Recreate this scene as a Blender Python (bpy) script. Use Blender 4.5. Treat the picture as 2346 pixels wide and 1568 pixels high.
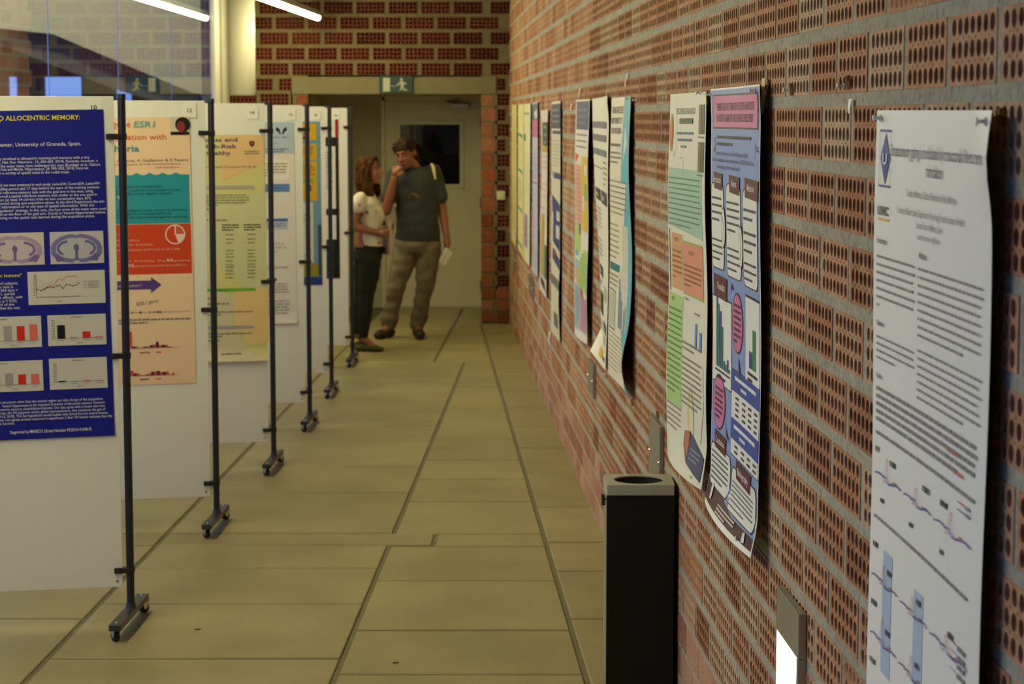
import bpy, bmesh, math, random
import numpy as np
from mathutils import Vector, Matrix

for o in list(bpy.data.objects):
    bpy.data.objects.remove(o, do_unlink=True)
scene = bpy.context.scene
COL = scene.collection
random.seed(7)
rng = np.random.default_rng(11)

# ------------------------------------------------------------------ camera
CAM_H = 1.885
cam_data = bpy.data.cameras.new('camera')
cam_data.sensor_fit = 'HORIZONTAL'
cam_data.sensor_width = 23.5
cam_data.lens = 4900.0 / 2346.0 * 23.5
cam_data.clip_start = 0.05
cam_data.clip_end = 200
cam_data.dof.use_dof = True
cam_data.dof.focus_distance = 5.3
cam_data.dof.aperture_fstop = 6.0
cam = bpy.data.objects.new('camera', cam_data)
COL.objects.link(cam)
cam.location = (0, 0, CAM_H)
cam.rotation_euler = (math.radians(90 - 5.965), 0, 0)
scene.camera = cam

# ------------------------------------------------------------------ world: dusk sky
world = bpy.data.worlds.new('dusk_sky')
scene.world = world
world.use_nodes = True
bg = world.node_tree.nodes['Background']
bg.inputs[0].default_value = (0.20, 0.38, 1.0, 1)
bg.inputs[1].default_value = 1.5

# ------------------------------------------------------------------ lamp light (colour and strength used by the ceiling lamps)
LAMP_COLOR = (1.0, 0.90, 0.45)
LAMP_POWER = 80.0

# ------------------------------------------------------------------ exposure
scene.view_settings.view_transform = 'Standard'
scene.view_settings.look = 'None'
scene.view_settings.exposure = 0.0
scene.view_settings.gamma = 1.0
scene.view_settings.use_curve_mapping = False
scene.cycles.max_bounces = 6
scene.cycles.diffuse_bounces = 3
scene.cycles.glossy_bounces = 3
scene.cycles.transmission_bounces = 5
scene.cycles.use_adaptive_sampling = True
scene.cycles.adaptive_threshold = 0.06
scene.cycles.adaptive_min_samples = 16

# ================================================================== helpers
def srgb(r, g, b):
    def f(c):
        c /= 255.0
        return c / 12.92 if c <= 0.04045 else ((c + 0.055) / 1.055) ** 2.4
    return (f(r), f(g), f(b))

class MB:
    """collects vertices, faces and face colours for one mesh"""
    def __init__(self):
        self.v = []; self.f = []; self.c = []
    def add(self, vs, fs, col=None):
        n = len(self.v)
        self.v.extend([tuple(map(float, p)) for p in vs])
        for f in fs:
            self.f.append(tuple(i + n for i in f)); self.c.append(col)
        return self
    def box(self, c, s, rz=0.0, col=None, bev=0.0):
        x, y, z = s[0] / 2, s[1] / 2, s[2] / 2
        if bev <= 0:
            vs = [(-x,-y,-z),(x,-y,-z),(x,y,-z),(-x,y,-z),(-x,-y,z),(x,-y,z),(x,y,z),(-x,y,z)]
            fs = [(0,3,2,1),(4,5,6,7),(0,1,5,4),(1,2,6,5),(2,3,7,6),(3,0,4,7)]
        else:
            b = bev; vs = []; fs = []
            bm = bmesh.new(); bmesh.ops.create_cube(bm, size=1)
            for q in bm.verts: q.co = Vector((q.co.x * s[0], q.co.y * s[1], q.co.z * s[2]))
            bmesh.ops.bevel(bm, geom=list(bm.edges), offset=b, segments=2, affect='EDGES', profile=0.5)
            bm.verts.index_update()
            vs = [tuple(q.co) for q in bm.verts]; fs = [tuple(q.index for q in f.verts) for f in bm.faces]
            bm.free()
        ca, sa = math.cos(rz), math.sin(rz)
        vs = [(c[0] + p[0]*ca - p[1]*sa, c[1] + p[0]*sa + p[1]*ca, c[2] + p[2]) for p in vs]
        return self.add(vs, fs, col)
    def tube(self, pts, rad, n=10, caps=True, col=None, flat=1.0):
        pts = [Vector(p) for p in pts]
        if not hasattr(rad, '__len__'): rad = [rad] * len(pts)
        vs = []; fs = []
        ref = None
        for i, p in enumerate(pts):
            d = (pts[min(i+1, len(pts)-1)] - pts[max(i-1, 0)]).normalized()
            if ref is None:
                ref = Vector((0, 0, 1)) if abs(d.z) < 0.9 else Vector((0, 1, 0))
            a = d.cross(ref)
            if a.length < 1e-6: a = d.cross(Vector((1, 0, 0)))
            a.normalize(); b = a.cross(d).normalized(); ref = b
            for k in range(n):
                t = 2 * math.pi * k / n
                vs.append(p + a * math.cos(t) * rad[i] + b * math.sin(t) * rad[i] * flat)
        for i in range(len(pts) - 1):
            for k in range(n):
                fs.append((i*n+k, i*n+(k+1) % n, (i+1)*n+(k+1) % n, (i+1)*n+k))
        if caps:
            fs.append(tuple(range(n))[::-1]); fs.append(tuple((len(pts)-1)*n + k for k in range(n)))
        return self.add(vs, fs, col)
    def ball(self, c, r, nu=12, nv=8, col=None, R=None):
        rx, ry, rz = r if hasattr(r, '__len__') else (r, r, r)
        vs = [(0, 0, rz)]; fs = []
        for i in range(1, nv):
            th = math.pi * i / nv
            for k in range(nu):
                ph = 2 * math.pi * k / nu
                vs.append((rx*math.sin(th)*math.cos(ph), ry*math.sin(th)*math.sin(ph), rz*math.cos(th)))
        vs.append((0, 0, -rz))
        for k in range(nu): fs.append((0, 1+k, 1+(k+1) % nu))
        for i in range(nv-2):
            for k in range(nu):
                a = 1+i*nu
                fs.append((a+k, a+nu+k, a+nu+(k+1) % nu, a+(k+1) % nu))
        a = 1+(nv-2)*nu
        for k in range(nu): fs.append((a+k, len(vs)-1, a+(k+1) % nu))
        if R is not None: vs = [R @ Vector(p) for p in vs]
        vs = [(p[0]+c[0], p[1]+c[1], p[2]+c[2]) for p in vs]
        return self.add(vs, fs, col)
    def lathe(self, prof, c=(0, 0, 0), n=24, axis='z', col=None):
        vs = []; fs = []
        for r, h in prof:
            for k in range(n):
                t = 2*math.pi*k/n
                p = (r*math.cos(t), r*math.sin(t), h)
                if axis == 'x': p = (h, r*math.cos(t), r*math.sin(t))
                if axis == 'y': p = (r*math.sin(t), h, r*math.cos(t))
                vs.append((p[0]+c[0], p[1]+c[1], p[2]+c[2]))
        for i in range(len(prof)-1):
            for k in range(n):
                fs.append((i*n+k, i*n+(k+1) % n, (i+1)*n+(k+1) % n, (i+1)*n+k))
        return self.add(vs, fs, col)

def mesh_from(name, mb, origin=None, smooth=False, cols=False):
    me = bpy.data.meshes.new(name)
    v = np.array(mb.v, dtype=float)
    if origin is not None and len(v): v = v - np.array(origin, dtype=float)
    me.from_pydata(v.tolist(), [], mb.f)
    if cols:
        at = me.attributes.new('tint', 'FLOAT_COLOR', 'FACE')
        at.data.foreach_set('color', np.array([(c[0], c[1], c[2], 1.0) for c in mb.c], dtype=np.float32).ravel())
    if smooth:
        me.polygons.foreach_set('use_smooth', [True] * len(me.polygons))
    me.update()
    return me

def obj(name, mb, mat, parent=None, origin=None, smooth=False, cols=False, loc=None):
    me = mb if isinstance(mb, bpy.types.Mesh) else mesh_from(name, mb, origin, smooth, cols)
    o = bpy.data.objects.new(name, me)
    if mat is not None and not me.materials: me.materials.append(mat)
    COL.objects.link(o)
    if parent is not None: o.parent = parent
    if origin is not None: o.location = origin
    if loc is not None: o.location = loc
    return o

def tag(o, label, cat, group=None):
    o['label'] = label; o['category'] = cat
    if group: o['group'] = group
    return o

def struct(o, label=None, cat=None):
    o['kind'] = 'structure'
    if label: o['label'] = label
    if cat: o['category'] = cat
    return o

def empty(name, loc, rz=0.0):
    o = bpy.data.objects.new(name, None); COL.objects.link(o)
    o.location = loc; o.rotation_euler = (0, 0, rz); o.empty_display_size = 0.1
    return o

def copy_tree(o, parent=None):
    c = o.copy(); COL.objects.link(c)
    if parent is not None: c.parent = parent
    for ch in list(o.children): copy_tree(ch, c)
    return c

# ------------------------------------------------------------------ materials
def mat(name, color, rough=0.6, metal=0.0, noise=0.0, nscale=20.0, bump=0.0, bscale=200.0, spec=0.5, var=0.0):
    m = bpy.data.materials.new(name); m.use_nodes = True
    nt = m.node_tree; N = nt.nodes; L = nt.links
    p = N['Principled BSDF']
    p.inputs['Base Color'].default_value = (*color, 1)
    p.inputs['Roughness'].default_value = rough
    p.inputs['Metallic'].default_value = metal
    p.inputs['Specular IOR Level'].default_value = spec
    tc = N.new('ShaderNodeTexCoord')
    if noise > 0 or var > 0:
        nz = N.new('ShaderNodeTexNoise'); nz.inputs['Scale'].default_value = nscale
        nz.inputs['Detail'].default_value = 6
        L.new(tc.outputs['Object'], nz.inputs['Vector'])
        mr = N.new('ShaderNodeMapRange')
        mr.inputs['From Min'].default_value = 0.25; mr.inputs['From Max'].default_value = 0.75
        mr.inputs['To Min'].default_value = 1 - noise; mr.inputs['To Max'].default_value = 1 + noise
        L.new(nz.outputs['Fac'], mr.inputs['Value'])
        val = mr.outputs['Result']
        if var > 0:
            oi = N.new('ShaderNodeObjectInfo'); m2 = N.new('ShaderNodeMapRange')
            m2.inputs['To Min'].default_value = 1 - var; m2.inputs['To Max'].default_value = 1 + var
            L.new(oi.outputs['Random'], m2.inputs['Value'])
            mm = N.new('ShaderNodeMath'); mm.operation = 'MULTIPLY'
            L.new(val, mm.inputs[0]); L.new(m2.outputs['Result'], mm.inputs[1]); val = mm.outputs[0]
        mx = N.new('ShaderNodeVectorMath'); mx.operation = 'SCALE'
        mx.inputs[0].default_value = color
        L.new(val, mx.inputs['Scale']); L.new(mx.outputs[0], p.inputs['Base Color'])
    if bump > 0:
        nb = N.new('ShaderNodeTexNoise'); nb.inputs['Scale'].default_value = bscale; nb.inputs['Detail'].default_value = 4
        L.new(tc.outputs['Object'], nb.inputs['Vector'])
        bp = N.new('ShaderNodeBump'); bp.inputs['Strength'].default_value = bump; bp.inputs['Distance'].default_value = 0.004
        L.new(nb.outputs['Fac'], bp.inputs['Height']); L.new(bp.outputs[0], p.inputs['Normal'])
    return m

def brick_mat(name, stops, source, smear=(0.50, 0.38, 0.27)):
    """fired clay: one tone per brick (random value of the object, or the value stored with each brick of the joined field)"""
    m = bpy.data.materials.new(name); m.use_nodes = True
    nt = m.node_tree; N = nt.nodes; L = nt.links; p = N['Principled BSDF']
    p.inputs['Roughness'].default_value = 0.85; p.inputs['Specular IOR Level'].default_value = 0.25
    if source == 'object':
        s = N.new('ShaderNodeObjectInfo'); so = s.outputs['Random']
    else:
        s = N.new('ShaderNodeAttribute'); s.attribute_name = 'tone'; so = s.outputs['Fac']
    cr = N.new('ShaderNodeValToRGB'); cr.color_ramp.interpolation = 'LINEAR'
    while len(cr.color_ramp.elements) < len(stops): cr.color_ramp.elements.new(0.5)
    for e, (pos, c) in zip(cr.color_ramp.elements, stops):
        e.position = pos; e.color = (*c, 1)
    L.new(so, cr.inputs['Fac'])
    tc = N.new('ShaderNodeTexCoord')
    geo = N.new('ShaderNodeNewGeometry')
    nz = N.new('ShaderNodeTexNoise'); nz.inputs['Scale'].default_value = 16; nz.inputs['Detail'].default_value = 7
    L.new(geo.outputs['Position'], nz.inputs['Vector'])
    mx = N.new('ShaderNodeMixRGB'); mx.blend_type = 'MIX'
    mr = N.new('ShaderNodeMapRange'); mr.inputs['From Min'].default_value = 0.52; mr.inputs['From Max'].default_value = 0.80
    mr.inputs['To Max'].default_value = 0.75
    L.new(nz.outputs['Fac'], mr.inputs['Value']); L.new(mr.outputs[0], mx.inputs['Fac'])
    L.new(cr.outputs['Color'], mx.inputs['Color1'])
    mx.inputs['Color2'].default_value = (*smear, 1)      # lime bloom and mortar smear
    n2 = N.new('ShaderNodeTexNoise'); n2.inputs['Scale'].default_value = 90; n2.inputs['Detail'].default_value = 4
    L.new(geo.outputs['Position'], n2.inputs['Vector'])
    m2 = N.new('ShaderNodeMapRange'); m2.inputs['From Min'].default_value = 0.3; m2.inputs['From Max'].default_value = 0.7
    m2.inputs['To Min'].default_value = 0.72; m2.inputs['To Max'].default_value = 1.2
    L.new(n2.outputs['Fac'], m2.inputs['Value'])
    sc = N.new('ShaderNodeVectorMath'); sc.operation = 'SCALE'
    L.new(mx.outputs[0], sc.inputs[0]); L.new(m2.outputs[0], sc.inputs['Scale'])
    L.new(sc.outputs[0], p.inputs['Base Color'])
    bp = N.new('ShaderNodeBump'); bp.inputs['Strength'].default_value = 0.4; bp.inputs['Distance'].default_value = 0.002
    L.new(n2.outputs['Fac'], bp.inputs['Height']); L.new(bp.outputs[0], p.inputs['Normal'])
    return m

def mortar_mat(name, col, dark):
    m = bpy.data.materials.new(name); m.use_nodes = True
    nt = m.node_tree; N = nt.nodes; L = nt.links; p = N['Principled BSDF']
    p.inputs['Roughness'].default_value = 0.95; p.inputs['Specular IOR Level'].default_value = 0.1
    geo = N.new('ShaderNodeNewGeometry')
    n1 = N.new('ShaderNodeTexNoise'); n1.inputs['Scale'].default_value = 55; n1.inputs['Detail'].default_value = 8; n1.inputs['Roughness'].default_value = 0.7
    n2 = N.new('ShaderNodeTexVoronoi'); n2.inputs['Scale'].default_value = 160
    n3 = N.new('ShaderNodeTexNoise'); n3.inputs['Scale'].default_value = 4
    for n in (n1, n2, n3): L.new(geo.outputs['Position'], n.inputs['Vector'])
    cr = N.new('ShaderNodeValToRGB')
    cr.color_ramp.elements[0].position = 0.30; cr.color_ramp.elements[0].color = (*dark, 1)
    cr.color_ramp.elements[1].position = 0.55; cr.color_ramp.elements[1].color = (*col, 1)
    L.new(n1.outputs['Fac'], cr.inputs['Fac'])
    mr = N.new('ShaderNodeMapRange'); mr.inputs['To Min'].default_value = 0.75; mr.inputs['To Max'].default_value = 1.2
    L.new(n3.outputs['Fac'], mr.inputs['Value'])
    sc = N.new('ShaderNodeVectorMath'); sc.operation = 'SCALE'
    L.new(cr.outputs['Color'], sc.inputs[0]); L.new(mr.outputs[0], sc.inputs['Scale'])
    L.new(sc.outputs[0], p.inputs['Base Color'])
    bp = N.new('ShaderNodeBump'); bp.inputs['Strength'].default_value = 0.8; bp.inputs['Distance'].default_value = 0.006
    L.new(n1.outputs['Fac'], bp.inputs['Height']); L.new(bp.outputs[0], p.inputs['Normal'])
    return m

def stone_mat():
    m = bpy.data.materials.new('floor_stone'); m.use_nodes = True
    nt = m.node_tree; N = nt.nodes; L = nt.links; p = N['Principled BSDF']
    p.inputs['Roughness'].default_value = 0.42; p.inputs['Specular IOR Level'].default_value = 0.35
    geo = N.new('ShaderNodeNewGeometry'); oi = N.new('ShaderNodeObjectInfo')
    n1 = N.new('ShaderNodeTexNoise'); n1.inputs['Scale'].default_value = 240; n1.inputs['Detail'].default_value = 3
    n2 = N.new('ShaderNodeTexNoise'); n2.inputs['Scale'].default_value = 2.2; n2.inputs['Detail'].default_value = 6
    for n in (n1, n2): L.new(geo.outputs['Position'], n.inputs['Vector'])
    def mr(src, a, b, fa=0.0, fb=1.0):
        k = N.new('ShaderNodeMapRange'); k.inputs['From Min'].default_value = fa; k.inputs['From Max'].default_value = fb
        k.inputs['To Min'].default_value = a; k.inputs['To Max'].default_value = b
        L.new(src, k.inputs['Value']); return k.outputs[0]
    def mul(a, b):
        k = N.new('ShaderNodeMath'); k.operation = 'MULTIPLY'; L.new(a, k.inputs[0]); L.new(b, k.inputs[1]); return k.outputs[0]
    f = mul(mul(mr(n1.outputs['Fac'], 0.80, 1.2, 0.3, 0.7), mr(n2.outputs['Fac'], 0.86, 1.12, 0.3, 0.7)), mr(oi.outputs['Random'], 0.92, 1.07))
    sc = N.new('ShaderNodeVectorMath'); sc.operation = 'SCALE'; sc.inputs[0].default_value = (0.325, 0.275, 0.135)
    L.new(f, sc.inputs['Scale']); L.new(sc.outputs[0], p.inputs['Base Color'])
    bp = N.new('ShaderNodeBump'); bp.inputs['Strength'].default_value = 0.15; bp.inputs['Distance'].default_value = 0.001
    L.new(n1.outputs['Fac'], bp.inputs['Height']); L.new(bp.outputs[0], p.inputs['Normal'])
    return m

def print_mat(name='printed_ink', rough=0.45, gloss=0.35):
    m = bpy.data.materials.new(name); m.use_nodes = True
    nt = m.node_tree; p = nt.nodes['Principled BSDF']
    a = nt.nodes.new('ShaderNodeAttribute'); a.attribute_name = 'tint'
    nt.links.new(a.outputs['Color'], p.inputs['Base Color'])
    p.inputs['Roughness'].default_value = rough; p.inputs['Specular IOR Level'].default_value = gloss
    return m

def emit_mat(name, color, strength):
    m = bpy.data.materials.new(name); m.use_nodes = True
    nt = m.node_tree; N = nt.nodes
    p = N['Principled BSDF']
    p.inputs['Base Color'].default_value = (0.8, 0.8, 0.8, 1)
    p.inputs['Emission Color'].default_value = (*color, 1)
    p.inputs['Emission Strength'].default_value = strength
    return m

def glass_mat(name, tint=(1, 1, 1)):
    m = bpy.data.materials.new(name); m.use_nodes = True
    p = m.node_tree.nodes['Principled BSDF']
    p.inputs['Base Color'].default_value = (*tint, 1)
    p.inputs['Transmission Weight'].default_value = 1.0
    p.inputs['Roughness'].default_value = 0.0
    p.inputs['IOR'].default_value = 1.5
    return m

WARM_STOPS = [(0.0, (0.31, 0.130, 0.070)), (0.25, (0.41, 0.190, 0.100)), (0.55, (0.48, 0.245, 0.142)), (0.8, (0.48, 0.280, 0.178)), (1.0, (0.51, 0.350, 0.230))]
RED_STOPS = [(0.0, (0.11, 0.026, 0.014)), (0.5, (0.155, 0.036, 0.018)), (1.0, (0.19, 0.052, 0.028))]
PLAIN_STOPS = [(0.0, (0.30, 0.125, 0.075)), (0.5, (0.42, 0.20, 0.125)), (1.0, (0.50, 0.29, 0.20))]
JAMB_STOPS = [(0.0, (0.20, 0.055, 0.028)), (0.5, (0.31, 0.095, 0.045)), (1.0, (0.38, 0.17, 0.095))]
M = {}
M['brick'] = brick_mat('brick_clay', WARM_STOPS, 'object')
M['brick_field'] = brick_mat('brick_clay_field', WARM_STOPS, 'attr')
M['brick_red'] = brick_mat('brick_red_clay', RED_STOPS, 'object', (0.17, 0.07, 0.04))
M['brick_plain'] = brick_mat('brick_plain_clay', PLAIN_STOPS, 'object')
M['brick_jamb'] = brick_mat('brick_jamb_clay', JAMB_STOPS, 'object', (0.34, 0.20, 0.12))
M['mortar'] = mortar_mat('mortar_grey', (0.46, 0.44, 0.365), (0.25, 0.24, 0.20))
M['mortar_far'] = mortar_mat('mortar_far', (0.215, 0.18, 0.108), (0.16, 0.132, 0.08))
M['concrete'] = mat('lintel_concrete', (0.21, 0.18, 0.105), 0.85, noise=0.12, nscale=6, bump=0.2, bscale=60)
M['stone'] = stone_mat()
M['joint'] = mat('floor_joint_grout', (0.165, 0.140, 0.078), 0.9, noise=0.2, nscale=30)
M['panel'] = mat('white_melamine_panel', (0.80, 0.79, 0.75), 0.42, noise=0.02, nscale=3)
M['black_metal'] = mat('black_painted_steel', (0.012, 0.012, 0.014), 0.38, spec=0.5)
M['foot_metal'] = mat('dark_grey_steel', (0.035, 0.034, 0.033), 0.35)
M['chrome'] = mat('zinc_plated_steel', (0.62, 0.60, 0.56), 0.25, metal=1.0)
M['rubber'] = mat('black_rubber', (0.012, 0.012, 0.012), 0.7)
M['steel'] = mat('brushed_steel', (0.42, 0.40, 0.34), 0.38, metal=0.85, noise=0.05, nscale=40)
M['lid'] = mat('grey_lid_plastic', (0.40, 0.385, 0.31), 0.5, bump=0.1, bscale=400)
M['bin_black'] = mat('black_bin_enamel', (0.006, 0.006, 0.006), 0.5, spec=0.3)
M['paper'] = mat('poster_paper', (0.80, 0.79, 0.76), 0.5, spec=0.3)
M['ink'] = print_mat()
M['card'] = mat('white_card', (0.84, 0.83, 0.80), 0.6)
M['ceiling'] = mat('dark_ceiling', (0.09, 0.082, 0.066), 0.9)
M['white_paint'] = mat('cream_paint', (0.42, 0.40, 0.34), 0.5)
M['door_paint'] = mat('cream_door_lacquer', (0.66, 0.60, 0.45), 0.35, noise=0.03, nscale=4)
M['recess'] = mat('beige_plaster', (0.46, 0.41, 0.29), 0.8, noise=0.05, nscale=3)
M['dark'] = mat('dark_void', (0.015, 0.014, 0.013), 0.7)
M['glass'] = glass_mat('clear_glass', (0.93, 0.97, 0.94))
M['tint_glass'] = mat('door_dark_glass', (0.010, 0.010, 0.012), 0.04, spec=0.5)
M['pin'] = mat('clear_white_pin', (0.88, 0.86, 0.80), 0.3)
M['tape'] = mat('aged_tape', (0.55, 0.40, 0.15), 0.4)
M['rust'] = mat('rusty_plug', (0.25, 0.11, 0.02), 0.6, noise=0.3, nscale=80)
M['sign_green'] = mat('exit_sign_green', (0.010, 0.038, 0.042), 0.4)
M['sign_white'] = mat('exit_sign_white', (0.46, 0.47, 0.36), 0.5)
M['switch'] = mat('ivory_plastic', (0.70, 0.66, 0.50), 0.4)
M['lamp_shell'] = mat('lamp_housing_white', (0.55, 0.54, 0.50), 0.5)
M['lamp_glow'] = emit_mat('lamp_diffuser', LAMP_COLOR, LAMP_POWER)
M['led'] = emit_mat('wall_light_diffuser', (0.85, 0.93, 1.0), 3.0)
M['facade_pale'] = mat('pale_render', (0.62, 0.54, 0.27), 0.9, noise=0.04, nscale=1)
M['facade_dark'] = mat('dark_facade', (0.045, 0.043, 0.045), 0.8)
M['seal'] = mat('dark_silicone', (0.03, 0.03, 0.028), 0.5)

# ================================================================== dimensions
WA, WB = 0.82, -0.0427                      # right wall surface: X = WA + WB * Y
WANG = math.atan2(1.0, WB)                  # local x runs away from the camera, local y points into the room
FAR_Y = 19.75
COURSE, PITCH = 0.1331, 0.294
Z0 = 0.3247                                 # top of the plain brick base
def wall_pt(Y, z, d=0.0):
    """point on the right wall at distance Y, height z, standing d off the surface"""
    k = 1.0 / math.sqrt(1 + WB * WB)
    return Vector((WA + WB * Y - d * k, Y + d * WB * k, z))
GA, GB = -2.726, 0.025                      # glass wall on the left: X = GA + GB * Y
CEIL = 3.22

# ================================================================== floor
fb = MB(); fb.box((-0.95, 10.0, -0.057), (3.9, 26.0, 0.10))
floor = struct(obj('floor', fb, M['joint']), 'beige stone slab floor of the corridor', 'floor')
lx = lambda a, b: (lambda Y: a + b * Y)
ll = lx(-1.816, 0.025); lj = lx(-0.777, 0.0248); rj = lx(0.555, -0.0428); wl = lx(WA + 0.03, WB); l3 = lx(-2.86, 0.025)
slab_n = 0
def slab(xl, xr, y0, y1, gl_=0.011, gc=0.0095):
    a0, a1 = xl(y0) + gl_, xl(y1) + gl_
    b0, b1 = xr(y0) - gl_, xr(y1) - gl_
    y0 += gc; y1 -= gc
    t = rng.uniform(-0.0008, 0.0008)
    cx, cy = (a0 + b0) / 2, (y0 + y1) / 2
    bv = 0.003
    top = [(a0+bv, y0+bv, t), (b0-bv, y0+bv, t), (b1-bv, y1-bv, t), (a1+bv, y1-bv, t)]
    mid = [(a0, y0, t-bv), (b0, y0, t-bv), (b1, y1, t-bv), (a1, y1, t-bv)]
    bot = [(p[0], p[1], -0.03) for p in mid]
    mb = MB(); mb.add(top + mid + bot, [(0,1,2,3),(4,5,1,0),(5,6,2,1),(6,7,3,2),(7,4,0,3),(8,9,5,4),(9,10,6,5),(10,11,7,6),(11,8,4,7)])
    obj('stone_slab', mb, M['stone'], parent=floor, origin=(cx, cy, 0))
def strip(xl, xr, ys):
    for a, b in zip(ys[:-1], ys[1:]): slab(xl, xr, a, b)
BAND0, BAND1 = 9.355, 9.63
strip(ll, lj, [-1.0, 0.3, 1.4, 2.5, 3.6, 4.7, 5.75, 6.62, 7.349, 8.198, 8.866, BAND0])
strip(ll, lj, [BAND1, 10.698, 11.548, 12.389, 13.051, 13.707, 14.754, 15.594, 16.534])
lfar = lx(-1.02, 0.025)
strip(ll, lfar, [16.534, 17.5, 18.4, 19.2, 20.2, 21.36])
strip(lfar, rj, [16.534, 16.62, 17.878, 18.8, 19.74]); strip(lfar, lx(-0.27, 0), [19.74, 20.6, 21.36])
strip(lj, rj, [-1.0, 0.5, 1.7, 2.9, 4.0, 5.1, 6.2, 7.133, 7.766, 8.619, BAND0 - 0.03])
mj = lambda Y: -0.348 + 0.02 * (Y - 9.48)
slab(ll, mj, BAND0, BAND1); slab(mj, rj, BAND0 - 0.03, BAND1 - 0.02)
strip(lj, rj, [BAND1 - 0.02, 10.444, 11.099, 11.722, 12.57, 13.426, 14.342, 14.956, 15.668, 16.534])
strip(rj, wl, [-1.0, 0.4, 1.6, 2.8, 3.9, 5.0, 6.0, 7.0, 7.951, 8.808, 9.424, 10.285, 11.331, 12.177, 13.03, 13.881, 14.794, 15.638, 16.651, 17.6, 18.6, 19.72])
strip(l3, ll, [-1.0, 0.4, 1.7, 3.0, 4.2, 5.3, 6.2, 7.0, 7.951, BAND0, BAND1, 10.523, 11.4, 12.253, 13.2, 14.1, 15.0, 16.0, 17.0, 18.0, 19.0, 19.74])

# ================================================================== perforated brick
def brick_arrays(w, h, cols, rows, n, small, depth=0.085, dia=0.0266, rp=0.0352, cw=0.0368):
    """front with a grid of round holes (real holes with walls), local x along the wall, y=0 the face, z up, centred"""
    vs = []; fs = []
    def V(x, z, y=0.0): vs.append((x, y, z)); return len(vs) - 1
    def cell(x0, x1, z0, z1, r, n, dep):
        cx, cz = (x0+x1)/2, (z0+z1)/2; hx, hz = (x1-x0)/2, (z1-z0)/2
        o = []; i = []; b = []
        corner = math.atan2(hz, hx)
        for k in range(n):
            t = 2*math.pi*(k+0.5)/n if n == 4 else 2*math.pi*k/n + (math.pi/n if n in (4, 8, 12) else 0)
            c, s = math.cos(t), math.sin(t)
            q = min(hx/abs(c) if abs(c) > 1e-9 else 1e9, hz/abs(s) if abs(s) > 1e-9 else 1e9)
            o.append(V(cx+c*q, cz+s*q)); i.append(V(cx+c*r, cz+s*r)); b.append(V(cx+c*r, cz+s*r, -dep))
        cs = {}
        for k in range(n):
            k2 = (k+1) % n
            fs.append((o[k], i[k], i[k2], o[k2])); fs.append((i[k], b[k], b[k2], i[k2]))
            p, q = vs[o[k]], vs[o[k2]]
            if abs(p[0]-q[0]) > 1e-7 and abs(p[2]-q[2]) > 1e-7:      # fill the cell corner
                xx = p[0] if abs(abs(p[0]-cx)-hx) < 1e-7 else q[0]
                zz = p[2] if abs(abs(p[2]-cz)-hz) < 1e-7 else q[2]
                fs.append((o[k], o[k2], V(xx, zz)))
    def quad(x0, x1, z0, z1):
        fs.append((V(x0, z0), V(x0, z1), V(x1, z1), V(x1, z0)))
    gw = cols * cw; x0 = -gw/2
    ch = 0.0280; web = rp - ch
    gh = rows*ch + (rows-1)*web; zb = -gh/2
    for r in range(rows):
        za = zb + r*rp
        for c in range(cols): cell(x0+c*cw, x0+(c+1)*cw, za, za+ch, dia/2, n, depth)
        if r < rows-1:
            if small:
                quad(x0, x0+cw/2, za+ch, za+rp); quad(x0+gw-cw/2, x0+gw, za+ch, za+rp)
                for c in range(cols-1): cell(x0+(c+0.5)*cw, x0+(c+1.5)*cw, za+ch, za+rp, 0.0027, 6, 0.02)
            else: quad(x0, x0+gw, za+ch, za+rp)
    quad(-w/2, x0, -h/2, h/2); quad(x0+gw, w/2, -h/2, h/2)
    quad(x0, x0+gw, -h/2, zb); quad(x0, x0+gw, zb+gh, h/2)
    d = -0.07
    n0 = [V(-w/2, -h/2), V(w/2, -h/2), V(w/2, h/2), V(-w/2, h/2), V(-w/2, -h/2, d), V(w/2, -h/2, d), V(w/2, h/2, d), V(-w/2, h/2, d)]
    for a, b in ((0,1),(1,2),(2,3),(3,0)): fs.append((n0[a], n0[b], n0[b+4], n0[a+4]))
    # the clay faces look into the room (+y)
    return np.array(vs), fs

def brick_mesh(name, w, h, cols, rows, n, small, material):
    v, f = brick_arrays(w, h, cols, rows, n, small)
    me = bpy.data.meshes.new(name); me.from_pydata(v.tolist(), [], [tuple(reversed(q)) for q in f]); me.update()
    me.materials.append(material); return me

def plain_mesh(name, w, h, material, d=0.07):
    mb = MB(); b = 0.0025
    x, z = w/2, h/2
    o = [(-x, -b, -z), (x, -b, -z), (x, -b, z), (-x, -b, z)]
    i = [(-x+b, 0, -z+b), (x-b, 0, -z+b), (x-b, 0, z-b), (-x+b, 0, z-b)]
    k = [(p[0], -d, p[2]) for p in o]
    mb.add(i+o+k, [(3,2,1,0),(0,1,5,4),(1,2,6,5),(2,3,7,6),(3,0,4,7),(4,5,9,8),(5,6,10,9),(6,7,11,10),(7,4,8,11)])
    me = mesh_from(name, mb); me.materials.append(material); return me

# ------------------------------------------------------------------ right wall
BW, BH = PITCH - 0.023, 0.1075
NC = 21
pl_lines = [0.0, 0.108, 0.2165, Z0]
wall_bricks = []
for k in range(NC):
    off = 0.115 if k % 2 == 0 else 0.262
    n = math.floor((1.0 - off) / PITCH)
    while True:
        ya = off + n*PITCH; n += 1
        yc = ya + PITCH/2
        if yc > FAR_Y + 0.05: break
        if yc < 1.05: continue
        wall_bricks.append((k, yc, Z0 + COURSE*(k+0.5)))
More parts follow.
